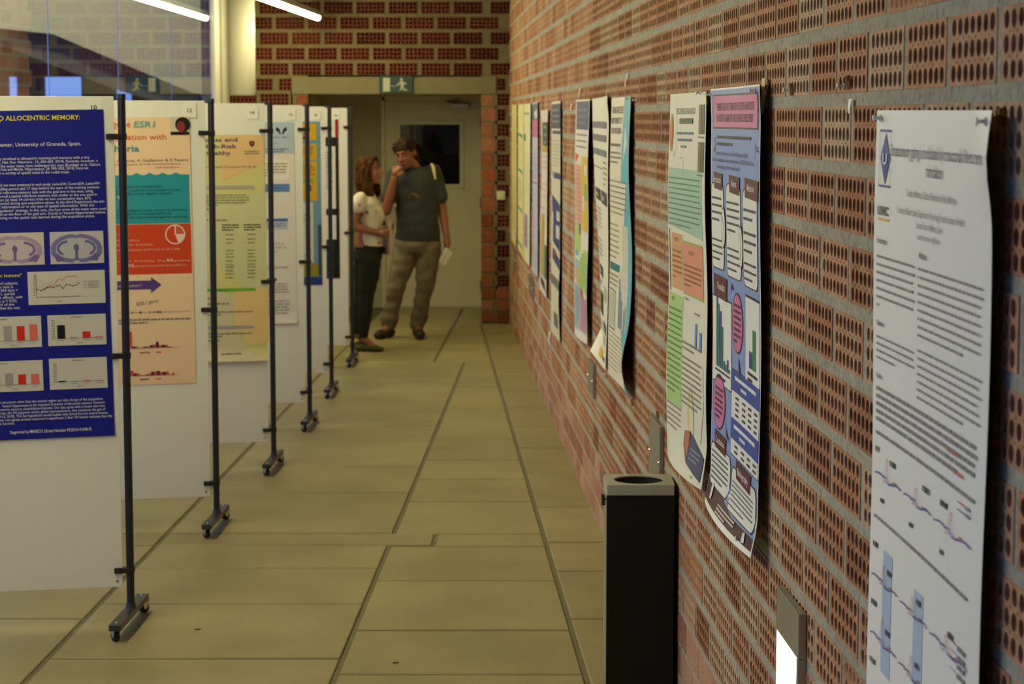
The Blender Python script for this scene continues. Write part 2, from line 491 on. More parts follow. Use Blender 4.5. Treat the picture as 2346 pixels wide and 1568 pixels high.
# mortar: bed joints, head joints and the backing, set 2.5 mm behind the brick faces
mm = MB()
RW = Matrix.Rotation(WANG, 3, 'Z')
def wbox(y0, y1, z0, z1, d0, d1):
    ps = []
    for d in (d0, d1):
        for (y, z) in ((y0, z0), (y1, z0), (y1, z1), (y0, z1)): ps.append(wall_pt(y, z, d))
    mm.add(ps, [(0,1,2,3),(4,7,6,5),(0,4,5,1),(1,5,6,2),(2,6,7,3),(3,7,4,0)])
REC = -0.0012
wbox(-2.5, FAR_Y+0.12, 0.0, CEIL, -0.30, -0.083)
for k in range(NC+1):
    zc = Z0 + COURSE*k
    t = (COURSE - BH)/2
    wbox(-2.5, FAR_Y+0.12, zc - t, zc + t, -0.084, REC)
for (k, yc, zc) in wall_bricks:
    wbox(yc + BW/2, yc + PITCH - BW/2, zc - BH/2, zc + BH/2, -0.084, REC)
for z in pl_lines[:-1]:
    wbox(-2.5, FAR_Y+0.12, max(z-0.005, 0), z+0.005, -0.084, REC)
wbox(-2.5, FAR_Y+0.12, 0, Z0-0.005, -0.084, -0.006)
wall_right = struct(obj('wall_right', mm, M['mortar']), 'long right corridor wall of perforated brick in grey mortar', 'wall')
# which bricks show largest: the nearest in view that no poster or bin covers
def in_view(yc, z, my=60, mx=60):
    p = wall_pt(yc, z); cp, sp = math.cos(math.radians(5.965)), math.sin(math.radians(5.965))
    q = (p.x, p.y, p.z - CAM_H); zc = q[1]*cp - q[2]*sp; yy = q[1]*sp + q[2]*cp
    x = 1173 + 4900*q[0]/zc; y = 784 - 4900*yy/zc
    return -mx < x < 2346+mx and -my < y < 1568+my
covered = [(3.10, 3.78, 0.72, 1.85), (5.35, 5.98, 0.85, 1.92), (6.30, 6.98, 0.85, 1.92), (6.2, 7.4, 0.0, 0.62)]
cand = [b for b in wall_bricks if in_view(b[1], b[2], 40, 70) and not any(a < b[1] < c and e < b[2] < g for a, c, e, g in covered)]
cand.sort(key=lambda b: b[1])
single = set(cand[:300])
m_near = brick_mesh('perforated_brick', BW, BH, 7, 3, 16, True, M['brick'])
m_mid = brick_mesh('perforated_brick_mid', BW, BH, 7, 3, 12, True, M['brick'])
for b in sorted(single):
    o = bpy.data.objects.new('brick', m_near if b[1] < 6.0 else m_mid)
    COL.objects.link(o); o.parent = wall_right
    o.location = wall_pt(b[1], b[2], rng.uniform(-0.0005, 0.0015)); o.rotation_euler = (0, 0, WANG)
rest = [b for b in wall_bricks if b not in single]
def field(name, items, n, small):
    v, f = brick_arrays(BW, BH, 7, 3, n, small)
    f = [tuple(reversed(q)) for q in f]
    R = np.array(RW)
    vr = v @ R.T
    nv = len(v); allv = np.concatenate([vr + np.array(wall_pt(b[1], b[2], rng.uniform(-0.0005, 0.0015))) for b in items])
    me = bpy.data.meshes.new(name)
    lens = np.array([len(q) for q in f]); flat = np.concatenate([np.array(q) for q in f])
    K = len(items)
    loops = (flat[None, :] + (np.arange(K)*nv)[:, None]).ravel()
    ltot = np.tile(lens, K); lstart = np.concatenate([[0], np.cumsum(ltot)[:-1]])
    me.vertices.add(len(allv)); me.vertices.foreach_set('co', allv.astype(np.float32).ravel())
    me.loops.add(len(loops)); me.loops.foreach_set('vertex_index', loops.astype(np.int32))
    me.polygons.add(len(ltot)); me.polygons.foreach_set('loop_start', lstart.astype(np.int32))
    at = me.attributes.new('tone', 'FLOAT', 'FACE')
    tones = np.repeat(rng.uniform(0, 1, K), len(f)); at.data.foreach_set('value', tones.astype(np.float32))
    me.update(calc_edges=True); me.validate()
    me.materials.append(M['brick_field'])
    o = bpy.data.objects.new(name, me); COL.objects.link(o); o.parent = wall_right; o['kind'] = 'stuff'
    return o
field('distant_bricks', rest, 8, False)
# plain bricks of the base
for i in range(3):
    z0, z1 = pl_lines[i] + 0.005, pl_lines[i+1] - 0.005
    me = plain_mesh('plain_brick', PITCH - 0.010, z1 - z0, M['brick_plain'])
    off = 0.05 if i % 2 else 0.197
    n = 15
    while True:
        yc = off + n*PITCH; n += 1
        if yc > FAR_Y - 0.1: break
        o = bpy.data.objects.new('plain_brick', me); COL.objects.link(o); o.parent = wall_right
        o.location = wall_pt(yc, (z0+z1)/2, rng.uniform(-0.001, 0.001)); o.rotation_euler = (0, 0, WANG)

# ------------------------------------------------------------------ far wall with the door recess
FW0, FW1 = -2.66, -0.005
OPX0, OPX1, OPZ = -1.873, -0.284, 2.108
LINT0, LINT1, LINTZ = -2.02, -0.145, 2.267
FC, FP = 0.139, 0.2957
fm = MB()
def fbox(x0, x1, z0, z1, y0, y1, mb=fm):
    mb.box(((x0+x1)/2, (y0+y1)/2, (z0+z1)/2), (x1-x0, y1-y0, z1-z0))
fbox(FW0, OPX0, 0, CEIL, FAR_Y+0.083, FAR_Y+0.28); fbox(OPX1, 0.4, 0, CEIL, FAR_Y+0.083, FAR_Y+0.28); fbox(OPX0, OPX1, OPZ, CEIL, FAR_Y+0.083, FAR_Y+0.28)
FBH, FBW = 0.1085, 0.2625
FJ = (FP - FBW)/2
def clipped(x0, x1, z0, z1, y0, y1):
    """mortar piece, left out over the lintel and the opening"""
    if z0 >= LINTZ - 1e-4 or x1 <= OPX0 or x0 >= OPX1:
        fbox(x0, x1, z0, z1, y0, y1)
    else:
        if x0 < OPX0: fbox(x0, OPX0, z0, z1, y0, y1)
        if x1 > OPX1: fbox(OPX1, x1, z0, z1, y0, y1)
rowz = lambda k: 0.391 + FC*k
for k in range(21):
    z = rowz(k) - FC/2; t = (FC - FBH)/2
    clipped(FW0, FW1, z - t, z + t, FAR_Y+0.0025, FAR_Y+0.084)
far_bricks = []; half_l = []; half_r = []
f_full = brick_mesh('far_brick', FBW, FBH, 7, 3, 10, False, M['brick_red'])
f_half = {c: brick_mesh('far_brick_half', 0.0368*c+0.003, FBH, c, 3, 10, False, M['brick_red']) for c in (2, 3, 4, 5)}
far_children = []
def put_far(me, x, z): far_children.append((me, x, z, rng.uniform(-0.0005, 0.001)))
for k in range(20):
    z = rowz(k)
    odd = k % 2
    xj = -0.256 if k % 2 == 0 else -0.403         # a head joint of this course
    if z < LINTZ:
        c = 3 if odd == 0 else 2
        ww = 0.0368*c+0.003; put_far(f_half[c], -0.137+ww/2, z)
        fbox(-0.137+ww, FW1, z-FBH/2, z+FBH/2, FAR_Y+0.0025, FAR_Y+0.084)
    xs = []
    x = xj - FP*14
    while x < 0.4: xs.append(x); x += FP
    for x0 in xs:
        x1 = x0 + FP; xc = (x0+x1)/2
        lo, hi = FW0, FW1
        if z < LINTZ:                              # beside the lintel and the opening
            if xc < -1.0: hi = -2.02 if z > OPZ - 0.05 else -2.02
            else: continue
        a, b = max(x0+FJ, lo+0.004), min(x1-FJ, hi-0.004)
        if b - a < 0.085: 
            if b - a > 0.0: fbox(a, b, z-FBH/2, z+FBH/2, FAR_Y+0.0025, FAR_Y+0.084)
            if FW0 < x1-FJ and x1+FJ < FW1 and not (z < LINTZ and OPX0 < x1 < OPX1): fbox(x1-FJ, x1+FJ, z-FBH/2, z+FBH/2, FAR_Y+0.0025, FAR_Y+0.084)
            continue
        if b - a > FBW - 0.004:
            put_far(f_full, xc, z)
        else:
            c = min(5, max(2, int((b-a-0.002)/0.0368))); ww = 0.0368*c+0.003
            xx = b - ww/2 if lo == FW0 and b < x1-FJ-0.0001 else a + ww/2
            put_far(f_half[c], xx, z)
            g0, g1 = (a, xx-ww/2) if xx > (a+b)/2 else (xx+ww/2, b)
            if g1 - g0 > 0.001: fbox(g0, g1, z-FBH/2, z+FBH/2, FAR_Y+0.0025, FAR_Y+0.084)
        if not (z < LINTZ and OPX0-0.02 < x1 < OPX1+0.02) and x1+FJ < FW1:
            fbox(x1-FJ, x1+FJ, z-FBH/2, z+FBH/2, FAR_Y+0.0025, FAR_Y+0.084)
# mortar strips at the edges of the jambs and beneath
fbox(-0.155, -0.137, 0, LINTZ, FAR_Y+0.0025, FAR_Y+0.084); fbox(-2.03, -2.012, 0, LINTZ, FAR_Y+0.0025, FAR_Y+0.084)
fbox(-0.145, FW1, 0, 0.32, FAR_Y+0.006, FAR_Y+0.084); fbox(FW0, -2.02, 0, 0.32, FAR_Y+0.006, FAR_Y+0.084)
fbox(OPX1, -0.145, 0, OPZ+0.02, FAR_Y+0.004, FAR_Y+0.084); fbox(-2.02, OPX0, 0, OPZ+0.02, FAR_Y+0.004, FAR_Y+0.084)
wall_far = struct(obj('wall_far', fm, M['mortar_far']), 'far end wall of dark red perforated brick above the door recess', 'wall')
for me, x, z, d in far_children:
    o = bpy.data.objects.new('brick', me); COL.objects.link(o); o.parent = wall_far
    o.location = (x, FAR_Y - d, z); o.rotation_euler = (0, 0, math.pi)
lb = MB(); lb.box(((LINT0+LINT1)/2, FAR_Y+0.13, (OPZ+LINTZ)/2), (LINT1-LINT0, 0.27, LINTZ-OPZ-0.003), bev=0.004)
lint = obj('lintel', lb, M['concrete'], parent=wall_far); lint['label'] = 'beige concrete lintel over the door recess'
# plain jamb bricks, alternating long and short courses
jz = 0.0; i = 0
while jz < OPZ - 0.03:
    h = 0.106
    if jz < 0.31: h = 0.1083
    else: h = FC
    hh = min(h, OPZ - jz)
    long_ = i % 2 == 0
    for side in (0, 1):
        w = 0.128 if long_ else 0.105
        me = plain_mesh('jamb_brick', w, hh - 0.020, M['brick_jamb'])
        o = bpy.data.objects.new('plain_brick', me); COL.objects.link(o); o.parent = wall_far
        x = OPX1 + w/2 + 0.002 if side else OPX0 - w/2 - 0.002
        o.location = (x, FAR_Y - 0.001, jz + hh/2); o.rotation_euler = (0, 0, math.pi)
    jz += h; i += 1
for i in range(3):
    z0, z1 = pl_lines[i]+0.005, pl_lines[i+1]-0.005
    for (a, b) in ((-0.137, -0.012), (-2.30, -2.03), (-2.58, -2.31), (-2.86, -2.59)):
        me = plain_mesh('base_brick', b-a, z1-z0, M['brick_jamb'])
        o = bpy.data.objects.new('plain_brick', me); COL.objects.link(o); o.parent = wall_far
        o.location = ((a+b)/2, FAR_Y - 0.001, (z0+z1)/2); o.rotation_euler = (0, 0, math.pi)

# ------------------------------------------------------------------ door recess, door
DY = 21.36
rb = MB()
fbox(OPX0-0.12, OPX0, 0, OPZ+0.1, FAR_Y+0.27, DY+0.1, rb); fbox(OPX1, OPX1+0.12, 0, OPZ+0.1, FAR_Y+0.27, DY+0.1, rb)
fbox(OPX0, OPX1, OPZ, OPZ+0.1, FAR_Y+0.27, DY+0.1, rb)
fbox(OPX0, -1.30, 0, OPZ, DY, DY+0.10, rb)
fbox(OPX0-0.12, OPX1+0.12, -0.05, OPZ+0.1, DY+0.101, DY+0.2, rb); fbox(-1.27, OPX1, -0.02, 0.011, DY-0.02, DY+0.101, rb)  # backing and sill added to block sky light at the door gaps
wall_recess = struct(obj('wall_recess', rb, M['recess']), 'beige plastered walls of the recess around the door', 'wall')
door = struct(empty('door_1', (-0.79, DY, 0)), 'cream fire door with a dark square window in the far recess', 'door')
# all in door-local coordinates
def dbx(x0, x1, z0, z1, y0, y1, bev=0.0):
    mb = MB(); mb.box(((x0+x1)/2+0.79, (y0+y1)/2, (z0+z1)/2), (x1-x0, y1-y0, z1-z0), bev=bev); return mb
fr = dbx(-1.30, -1.262, 0, 2.10, -0.02, 0.10); fr.box((-0.79+0.79, 0.04, 2.085), (1.0, 0.12, 0.05)); fr.box((-0.296+0.79, 0.04, 1.04), (0.022, 0.12, 2.08))
obj('frame', fr, M['door_paint'], parent=door)
WX0, WX1, WZ0, WZ1 = -1.118, -0.513, 1.228, 1.833
lf = MB()
for a in ((-1.26, WX0, 0.012, 2.058), (WX1, -0.309, 0.012, 2.058), (WX0, WX1, 0.012, WZ0), (WX0, WX1, WZ1, 2.058)):
    lf.box(((a[0]+a[1])/2+0.79, 0.03, (a[2]+a[3])/2), (a[1]-a[0], 0.045, a[3]-a[2]))
leaf = obj('leaf', lf, M['door_paint'], parent=door)
wf = MB()
for a in ((WX0-0.035, WX0+0.008, WZ0-0.035, WZ1+0.035), (WX1-0.008, WX1+0.035, WZ0-0.035, WZ1+0.035), (WX0, WX1, WZ0-0.035, WZ0+0.008), (WX0, WX1, WZ1-0.008, WZ1+0.035)):
    wf.box(((a[0]+a[1])/2+0.79, 0.002, (a[2]+a[3])/2), (a[1]-a[0], 0.014, a[3]-a[2]), bev=0.003)
obj('window_frame', wf, M['door_paint'], parent=door)
obj('window_pane', dbx(WX0, WX1, WZ0, WZ1, 0.02, 0.03), M['tint_glass'], parent=door)
cl = MB(); cl.box((-0.511+0.79, -0.035, 2.012), (0.165, 0.05, 0.045), bev=0.006)
clo = obj('closer', cl, M['steel'], parent=door)
arm = MB(); arm.tube([(-0.56+0.79, -0.045, 2.04), (-0.66+0.79, -0.11, 2.055), (-0.52+0.79, -0.03, 2.075)], 0.008, 8)
obj('closer_arm', arm, M['steel'], parent=clo)
hp = MB(); hp.box((-1.188+0.79, -0.002, 0.96), (0.05, 0.01, 0.22), bev=0.003)
hd = obj('handle', hp, M['steel'], parent=door)
lv = MB(); lv.tube([(-1.188+0.79, 0, 1.02), (-1.188+0.79, -0.05, 1.02), (-1.07+0.79, -0.055, 1.02)], 0.010, 10)
obj('lever', lv, M['steel'], parent=hd)
for z in (1.86, 1.05, 0.22):
    hb = MB(); hb.tube([(-0.306+0.79, -0.012, z-0.055), (-0.306+0.79, -0.012, z+0.055)], 0.011, 10)
    obj('hinge', hb, M['foot_metal'], parent=door)

# ------------------------------------------------------------------ ceiling
cb = MB(); cb.box((-0.95, 10.0, CEIL+0.05), (3.7, 26.0, 0.1))
struct(obj('ceiling', cb, M['ceiling']), 'dark flat ceiling over the corridor', 'ceiling')

wbk = MB(); wbk.box((-0.95, -2.6, CEIL/2), (3.9, 0.2, CEIL))
struct(obj('wall_back', wbk, M['recess']), 'plastered wall closing the corridor behind the camera', 'wall')

# ------------------------------------------------------------------ glass wall on the left
def gx(Y): return GA + GB * Y
joints = [16.62 - 1.76*k for k in range(11)]
for i, (y1, y0) in enumerate(zip(joints[:-1], joints[1:])):
    w = struct(empty('window_%d' % (i+1), (gx((y0+y1)/2), (y0+y1)/2, 0), -math.atan(GB)), 'full-height frameless glass pane %s' % ('next to the white end wall' if i == 0 else 'of the left glass wall'), 'window')
    L_ = (y1 - y0) / math.cos(math.atan(GB))
    mb = MB(); mb.box((0, 0, CEIL/2), (0.012, L_ - 0.008, CEIL - 0.004))
    obj('pane', mb, M['glass'], parent=w)
    mb = MB(); mb.box((0, L_/2, CEIL/2), (0.010, 0.007, CEIL - 0.004))
    obj('seal', mb, M['seal'], parent=w)
# white end wall between the glass and the far wall, and the slim post that closes the glass
eb = MB()
eb.add([(gx(16.66)+0.005, 16.66, 0), (-2.60, FAR_Y+0.1, 0), (-2.75, FAR_Y+0.1, 0), (gx(16.66)-0.10, 16.66, 0)] + [(gx(16.66)+0.005, 16.66, CEIL), (-2.60, FAR_Y+0.1, CEIL), (-2.75, FAR_Y+0.1, CEIL), (gx(16.66)-0.10, 16.66, CEIL)],
       [(3,2,1,0),(4,5,6,7),(0,1,5,4),(1,2,6,5),(2,3,7,6),(3,0,4,7)])
struct(obj('wall_left', eb, M['white_paint']), 'cream end wall between the glass and the far wall', 'wall')
pb = MB(); pb.box((gx(16.64), 16.65, CEIL/2), (0.05, 0.05, CEIL), bev=0.004)
struct(obj('trim_1', pb, M['white_paint']), 'slim cream post at the end of the glass wall', 'trim')
# suspended round duct
db = MB(); db.lathe([(0.0, 2.09), (0.100, 2.09), (0.108, 2.077), (0.112, 2.082), (0.112, CEIL), (0.0, CEIL)], (-2.255, 18.0, 0), 40)
duct = tag(obj('round_duct', db, M['white_paint'], origin=(-2.255, 18.0, 2.077), smooth=False), 'cream round duct hanging from the ceiling beside the far brick wall', 'duct')
for p in duct.data.polygons: p.use_smooth = abs(p.normal.z) < 0.5

# ------------------------------------------------------------------ outside the glass: courtyard buildings against the dusk sky
gb = MB(); gb.box((-9.0, 18.0, -0.16), (12.0, 50.0, 0.05))
struct(obj('ground', gb, M['facade_dark']), 'dark courtyard ground outside the glass', 'ground')
def prism(outline, y0, y1):
    mb = MB(); n = len(outline)
    vs = [(x, y0, z) for x, z in outline] + [(x, y1, z) for x, z in outline]
    mb.add(vs, [tuple(range(n))[::-1], tuple(range(n, 2*n))] + [(i, (i+1) % n, n+(i+1) % n, n+i) for i in range(n)])
    return mb
bld = tag(empty('courtyard_building', (-5.0, 26, 0)), 'pale building with a sloping dark underside seen through the left glass', 'building')
def bpart(name, mb, m): return obj(name, mesh_from(name, mb, origin=(-5.0, 26, 0)), m, parent=bld)
bpart('pale_wall', prism([(-9.5, 3.05), (-6.2, 2.97), (-5.54, 2.90), (-3.88, 2.20), (-3.0, 2.05), (-3.0, 5.2), (-9.5, 5.2)], 26.0, 26.3), M['facade_pale'])
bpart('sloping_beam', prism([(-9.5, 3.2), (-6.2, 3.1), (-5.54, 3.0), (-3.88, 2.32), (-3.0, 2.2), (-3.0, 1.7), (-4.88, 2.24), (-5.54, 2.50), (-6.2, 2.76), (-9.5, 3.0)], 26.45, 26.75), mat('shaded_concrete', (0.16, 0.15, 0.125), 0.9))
dk = []
def dbox(x0, x1, z0, z1):
    mb = MB(); mb.box(((x0+x1)/2, 27.6, (z0+z1)/2), (x1-x0, 0.3, z1-z0)); return mb
df = MB()
for x0, x1, z0, z1 in ((-11, -2.9, 0, 1.75), (-11, -2.9, 2.42, 5.0), (-7.3, -6.48, 1.7, 2.45), (-6.32, -6.02, 1.7, 2.45), (-5.50, -5.10, 1.7, 2.45), (-4.86, -2.9, 1.7, 2.45)):
    df.box(((x0+x1)/2, 27.6, (z0+z1)/2), (x1-x0, 0.3, z1-z0))
bpart('dark_wall', df, M['facade_dark'])
lp = tag(empty('courtyard_fill_lamp', (-5.2, 23.2, 4.2)), 'unseen round fill lamp added to light the pale building beyond the glass', 'lamp')  # out-of-view lamp added to brighten the pale wall
mb = MB(); mb.ball((0, 0, 0), 0.16, 16, 10); obj('globe', mb, emit_mat('courtyard_fill_globe', (1.0, 0.86, 0.45), 300.0), parent=lp, smooth=True)
mb = MB(); mb.tube([(0, 0, 0.15), (0, 0, 0.6)], 0.02, 8); mb.tube([(0, 0, 0.6), (0, 2.79, 0.6)], 0.02, 8); obj('bracket', mb, M['foot_metal'], parent=lp)

# ================================================================== linear ceiling lamps
def lampx(Y): return -1.735 + 0.04*(Y - 19.3)
ORD = ['nearest the far brick wall', 'second from the far brick wall', 'third from the far brick wall', 'fourth from the far brick wall', 'fifth from the far brick wall',
       'sixth from the far brick wall', 'seventh from the far brick wall', 'eighth from the far brick wall', 'ninth from the far brick wall', 'tenth from the far brick wall', 'eleventh from the far brick wall']
def make_lamp():
    r = empty('linear_lamp', (0, 0, 0))
    mb = MB(); mb.box((0, 0, 0.042), (0.058, 1.495, 0.046), bev=0.004); obj('housing', mb, M['lamp_shell'], parent=r)
    mb = MB()
    prof = [(-0.025, 0.02), (-0.025, -0.001), (-0.019, -0.013), (0.0, -0.018), (0.019, -0.013), (0.025, -0.001), (0.025, 0.02)]
    vs = [(x, -0.742, z) for x, z in prof] + [(x, 0.742, z) for x, z in prof]
    n = len(prof)
    mb.add(vs, [(i, i+1, n+i+1, n+i) for i in range(n-1)] + [tuple(range(n)), tuple(range(2*n-1, n-1, -1))])
    obj('diffuser', mb, M['lamp_glow'], parent=r)
    for y in (-0.5, 0.5):
        mb = MB(); mb.tube([(0, y, 0.06), (0, y, CEIL - 2.775)], 0.004, 6); obj('hanger', mb, M['foot_metal'], parent=r)
    return r
proto = None
for i in range(11):
    yc = 19.3 - 0.75 - 1.5*i
    if proto is None: proto = make_lamp(); o = proto
    else: o = copy_tree(proto)
    o.location = (lampx(yc), yc, 2.775); o.rotation_euler = (0, 0, -math.atan(0.04))
    tag(o, 'lit linear ceiling lamp, ' + ORD[i], 'lamp', 'row of linear ceiling lamps')

# ================================================================== display stands
PANA = math.radians(11.0)
PAN_W, PAN_Z0, PAN_Z1 = 1.00, 0.147, 1.966
STANDS = [(-1.425, 7.852), (-1.367, 9.768), (-1.290, 11.46), (-1.246, 13.066), (-1.240, 14.60), (-1.231, 16.418)]
NUMS = ['10', '12', '14', '16', '18', '20']
def make_stand():
    """origin on the floor under the right-hand pole; the panel runs to local -x"""
    r = empty('display_stand', (0, 0, 0))
    mb = MB(); mb.box((-0.028 - PAN_W/2, 0, (PAN_Z0+PAN_Z1)/2), (PAN_W, 0.012, PAN_Z1-PAN_Z0), bev=0.001)
    pan = obj('panel', mb, M['panel'], parent=r)
    mb = MB()
    for x in (-0.028-0.02, -0.028-PAN_W+0.02):
        mb = MB(); mb.tube([(x, -0.0072, PAN_Z0+0.022), (x, 0.0072, PAN_Z0+0.022)], 0.004, 8)
        obj('screw_hole', mb, M['dark'], parent=pan)
    for side in (0, 1):
        x = -side*(PAN_W + 0.056)
        mb = MB(); mb.tube([(x, 0, 0.06), (x, 0, 1.955), (x, 0, 1.958), (x, 0, 1.975)], [0.0145, 0.0145, 0.0158, 0.0150], 16)
        pole = obj('pole', mb, M['black_metal'], parent=r, smooth=False)
        for z in (1.82, 1.0145, 0.21):
            mb = MB()
            sgn = -1 if side == 0 else 1
            mb.box((x + sgn*0.030, -0.013, z), (0.058, 0.012, 0.021), bev=0.003)
            mb.tube([(x, 0, z-0.011), (x, 0, z+0.011)], 0.0175, 14)
            mb.box((x + sgn*0.030, 0.013, z), (0.050, 0.010, 0.019), bev=0.003)
            c = obj('clip', mb, M['black_metal'], parent=r)
            mb = MB(); mb.tube([(x + sgn*0.047, -0.0185, z), (x + sgn*0.047, -0.022, z)], 0.0055, 10); obj('screw', mb, M['foot_metal'], parent=c)
        # foot bar parallel to the corridor, not square with the panel
        mb = MB(); a = -PANA - math.atan(0.025)
        ca, sa = math.cos(a), math.sin(a)
        mb.box((x + sa*0.03, -ca*0.03, 0.056), (0.045, 0.52, 0.022), rz=a, bev=0.0015)
        mb.tube([(x, 0, 0.064), (x, 0, 0.085)], [0.021, 0.017], 14)
        ft = obj('foot', mb, M['foot_metal'], parent=r)
        for k, yy in ((0, -0.255), (1, 0.195)):
            cx, cy = x - sa*yy, ca*yy
            mb = MB(); mb.tube([(cx, cy, 0.066), (cx, cy, 0.072)], [0.006, 0.005], 8); obj('bolt', mb, M['chrome'], parent=ft)
            sw = 0.5 if k == 0 else -0.9
            dx, dy = math.cos(sw), math.sin(sw)
            ox, oy = cx - 0.012*math.sin(sw), cy + 0.0*dx
            mb = MB(); mb.tube([(ox-dx*0.008, oy-dy*0.008, 0.020), (ox+dx*0.008, oy+dy*0.008, 0.020)], 0.0195, 18)
            obj('wheel', mb, M['rubber'], parent=ft)
            mb = MB()
            for q in (-1, 1):
                px, py = ox+dx*0.0115*q, oy+dy*0.0115*q
                mb.add([(px-dy*0.016, py+dx*0.016, 0.044), (px+dy*0.016, py-dx*0.016, 0.044), (px+dy*0.006, py-dx*0.006, 0.016), (px-dy*0.006, py+dx*0.006, 0.016)], [(0,1,2,3)])
            mb.box((ox, oy, 0.0445), (0.034, 0.034, 0.003), rz=sw)
            obj('caster_fork', mb, M['chrome'], parent=ft)
    return r
st0 = make_stand()
stands = []
for i, (x, y) in enumerate(STANDS):
    s = st0 if i == 0 else copy_tree(st0)
    s.location = (x, y, 0); s.rotation_euler = (0, 0, PANA)
    tag(s, 'white panel on a black wheeled stand ' + ('carrying the dark blue poster', 'carrying the peach and teal poster', 'carrying the olive pastel poster', 'carrying the poster headed in pale blue', 'carrying the ochre poster', 'carrying the black banded poster')[i], 'display stand', 'display stands along the glass')
    stands.append(s)

# ================================================================== printed sheets
_tc = {}
def text_arrays(body, bold=0.0):
    key = (body, bold)
    if key in _tc: return _tc[key]
    cu = bpy.data.curves.new('t', 'FONT'); cu.body = body; cu.size = 1.0; cu.resolution_u = 2
    cu.offset = bold
    o = bpy.data.objects.new('t', cu); COL.objects.link(o)
    me = o.to_mesh()
    v = np.zeros(len(me.vertices)*3); me.vertices.foreach_get('co', v); v = v.reshape(-1, 3)[:, :2]
    f = [tuple(p.vertices) for p in me.polygons]
    o.to_mesh_clear(); bpy.data.objects.remove(o); bpy.data.curves.remove(cu)
    _tc[key] = (v, f); return v, f

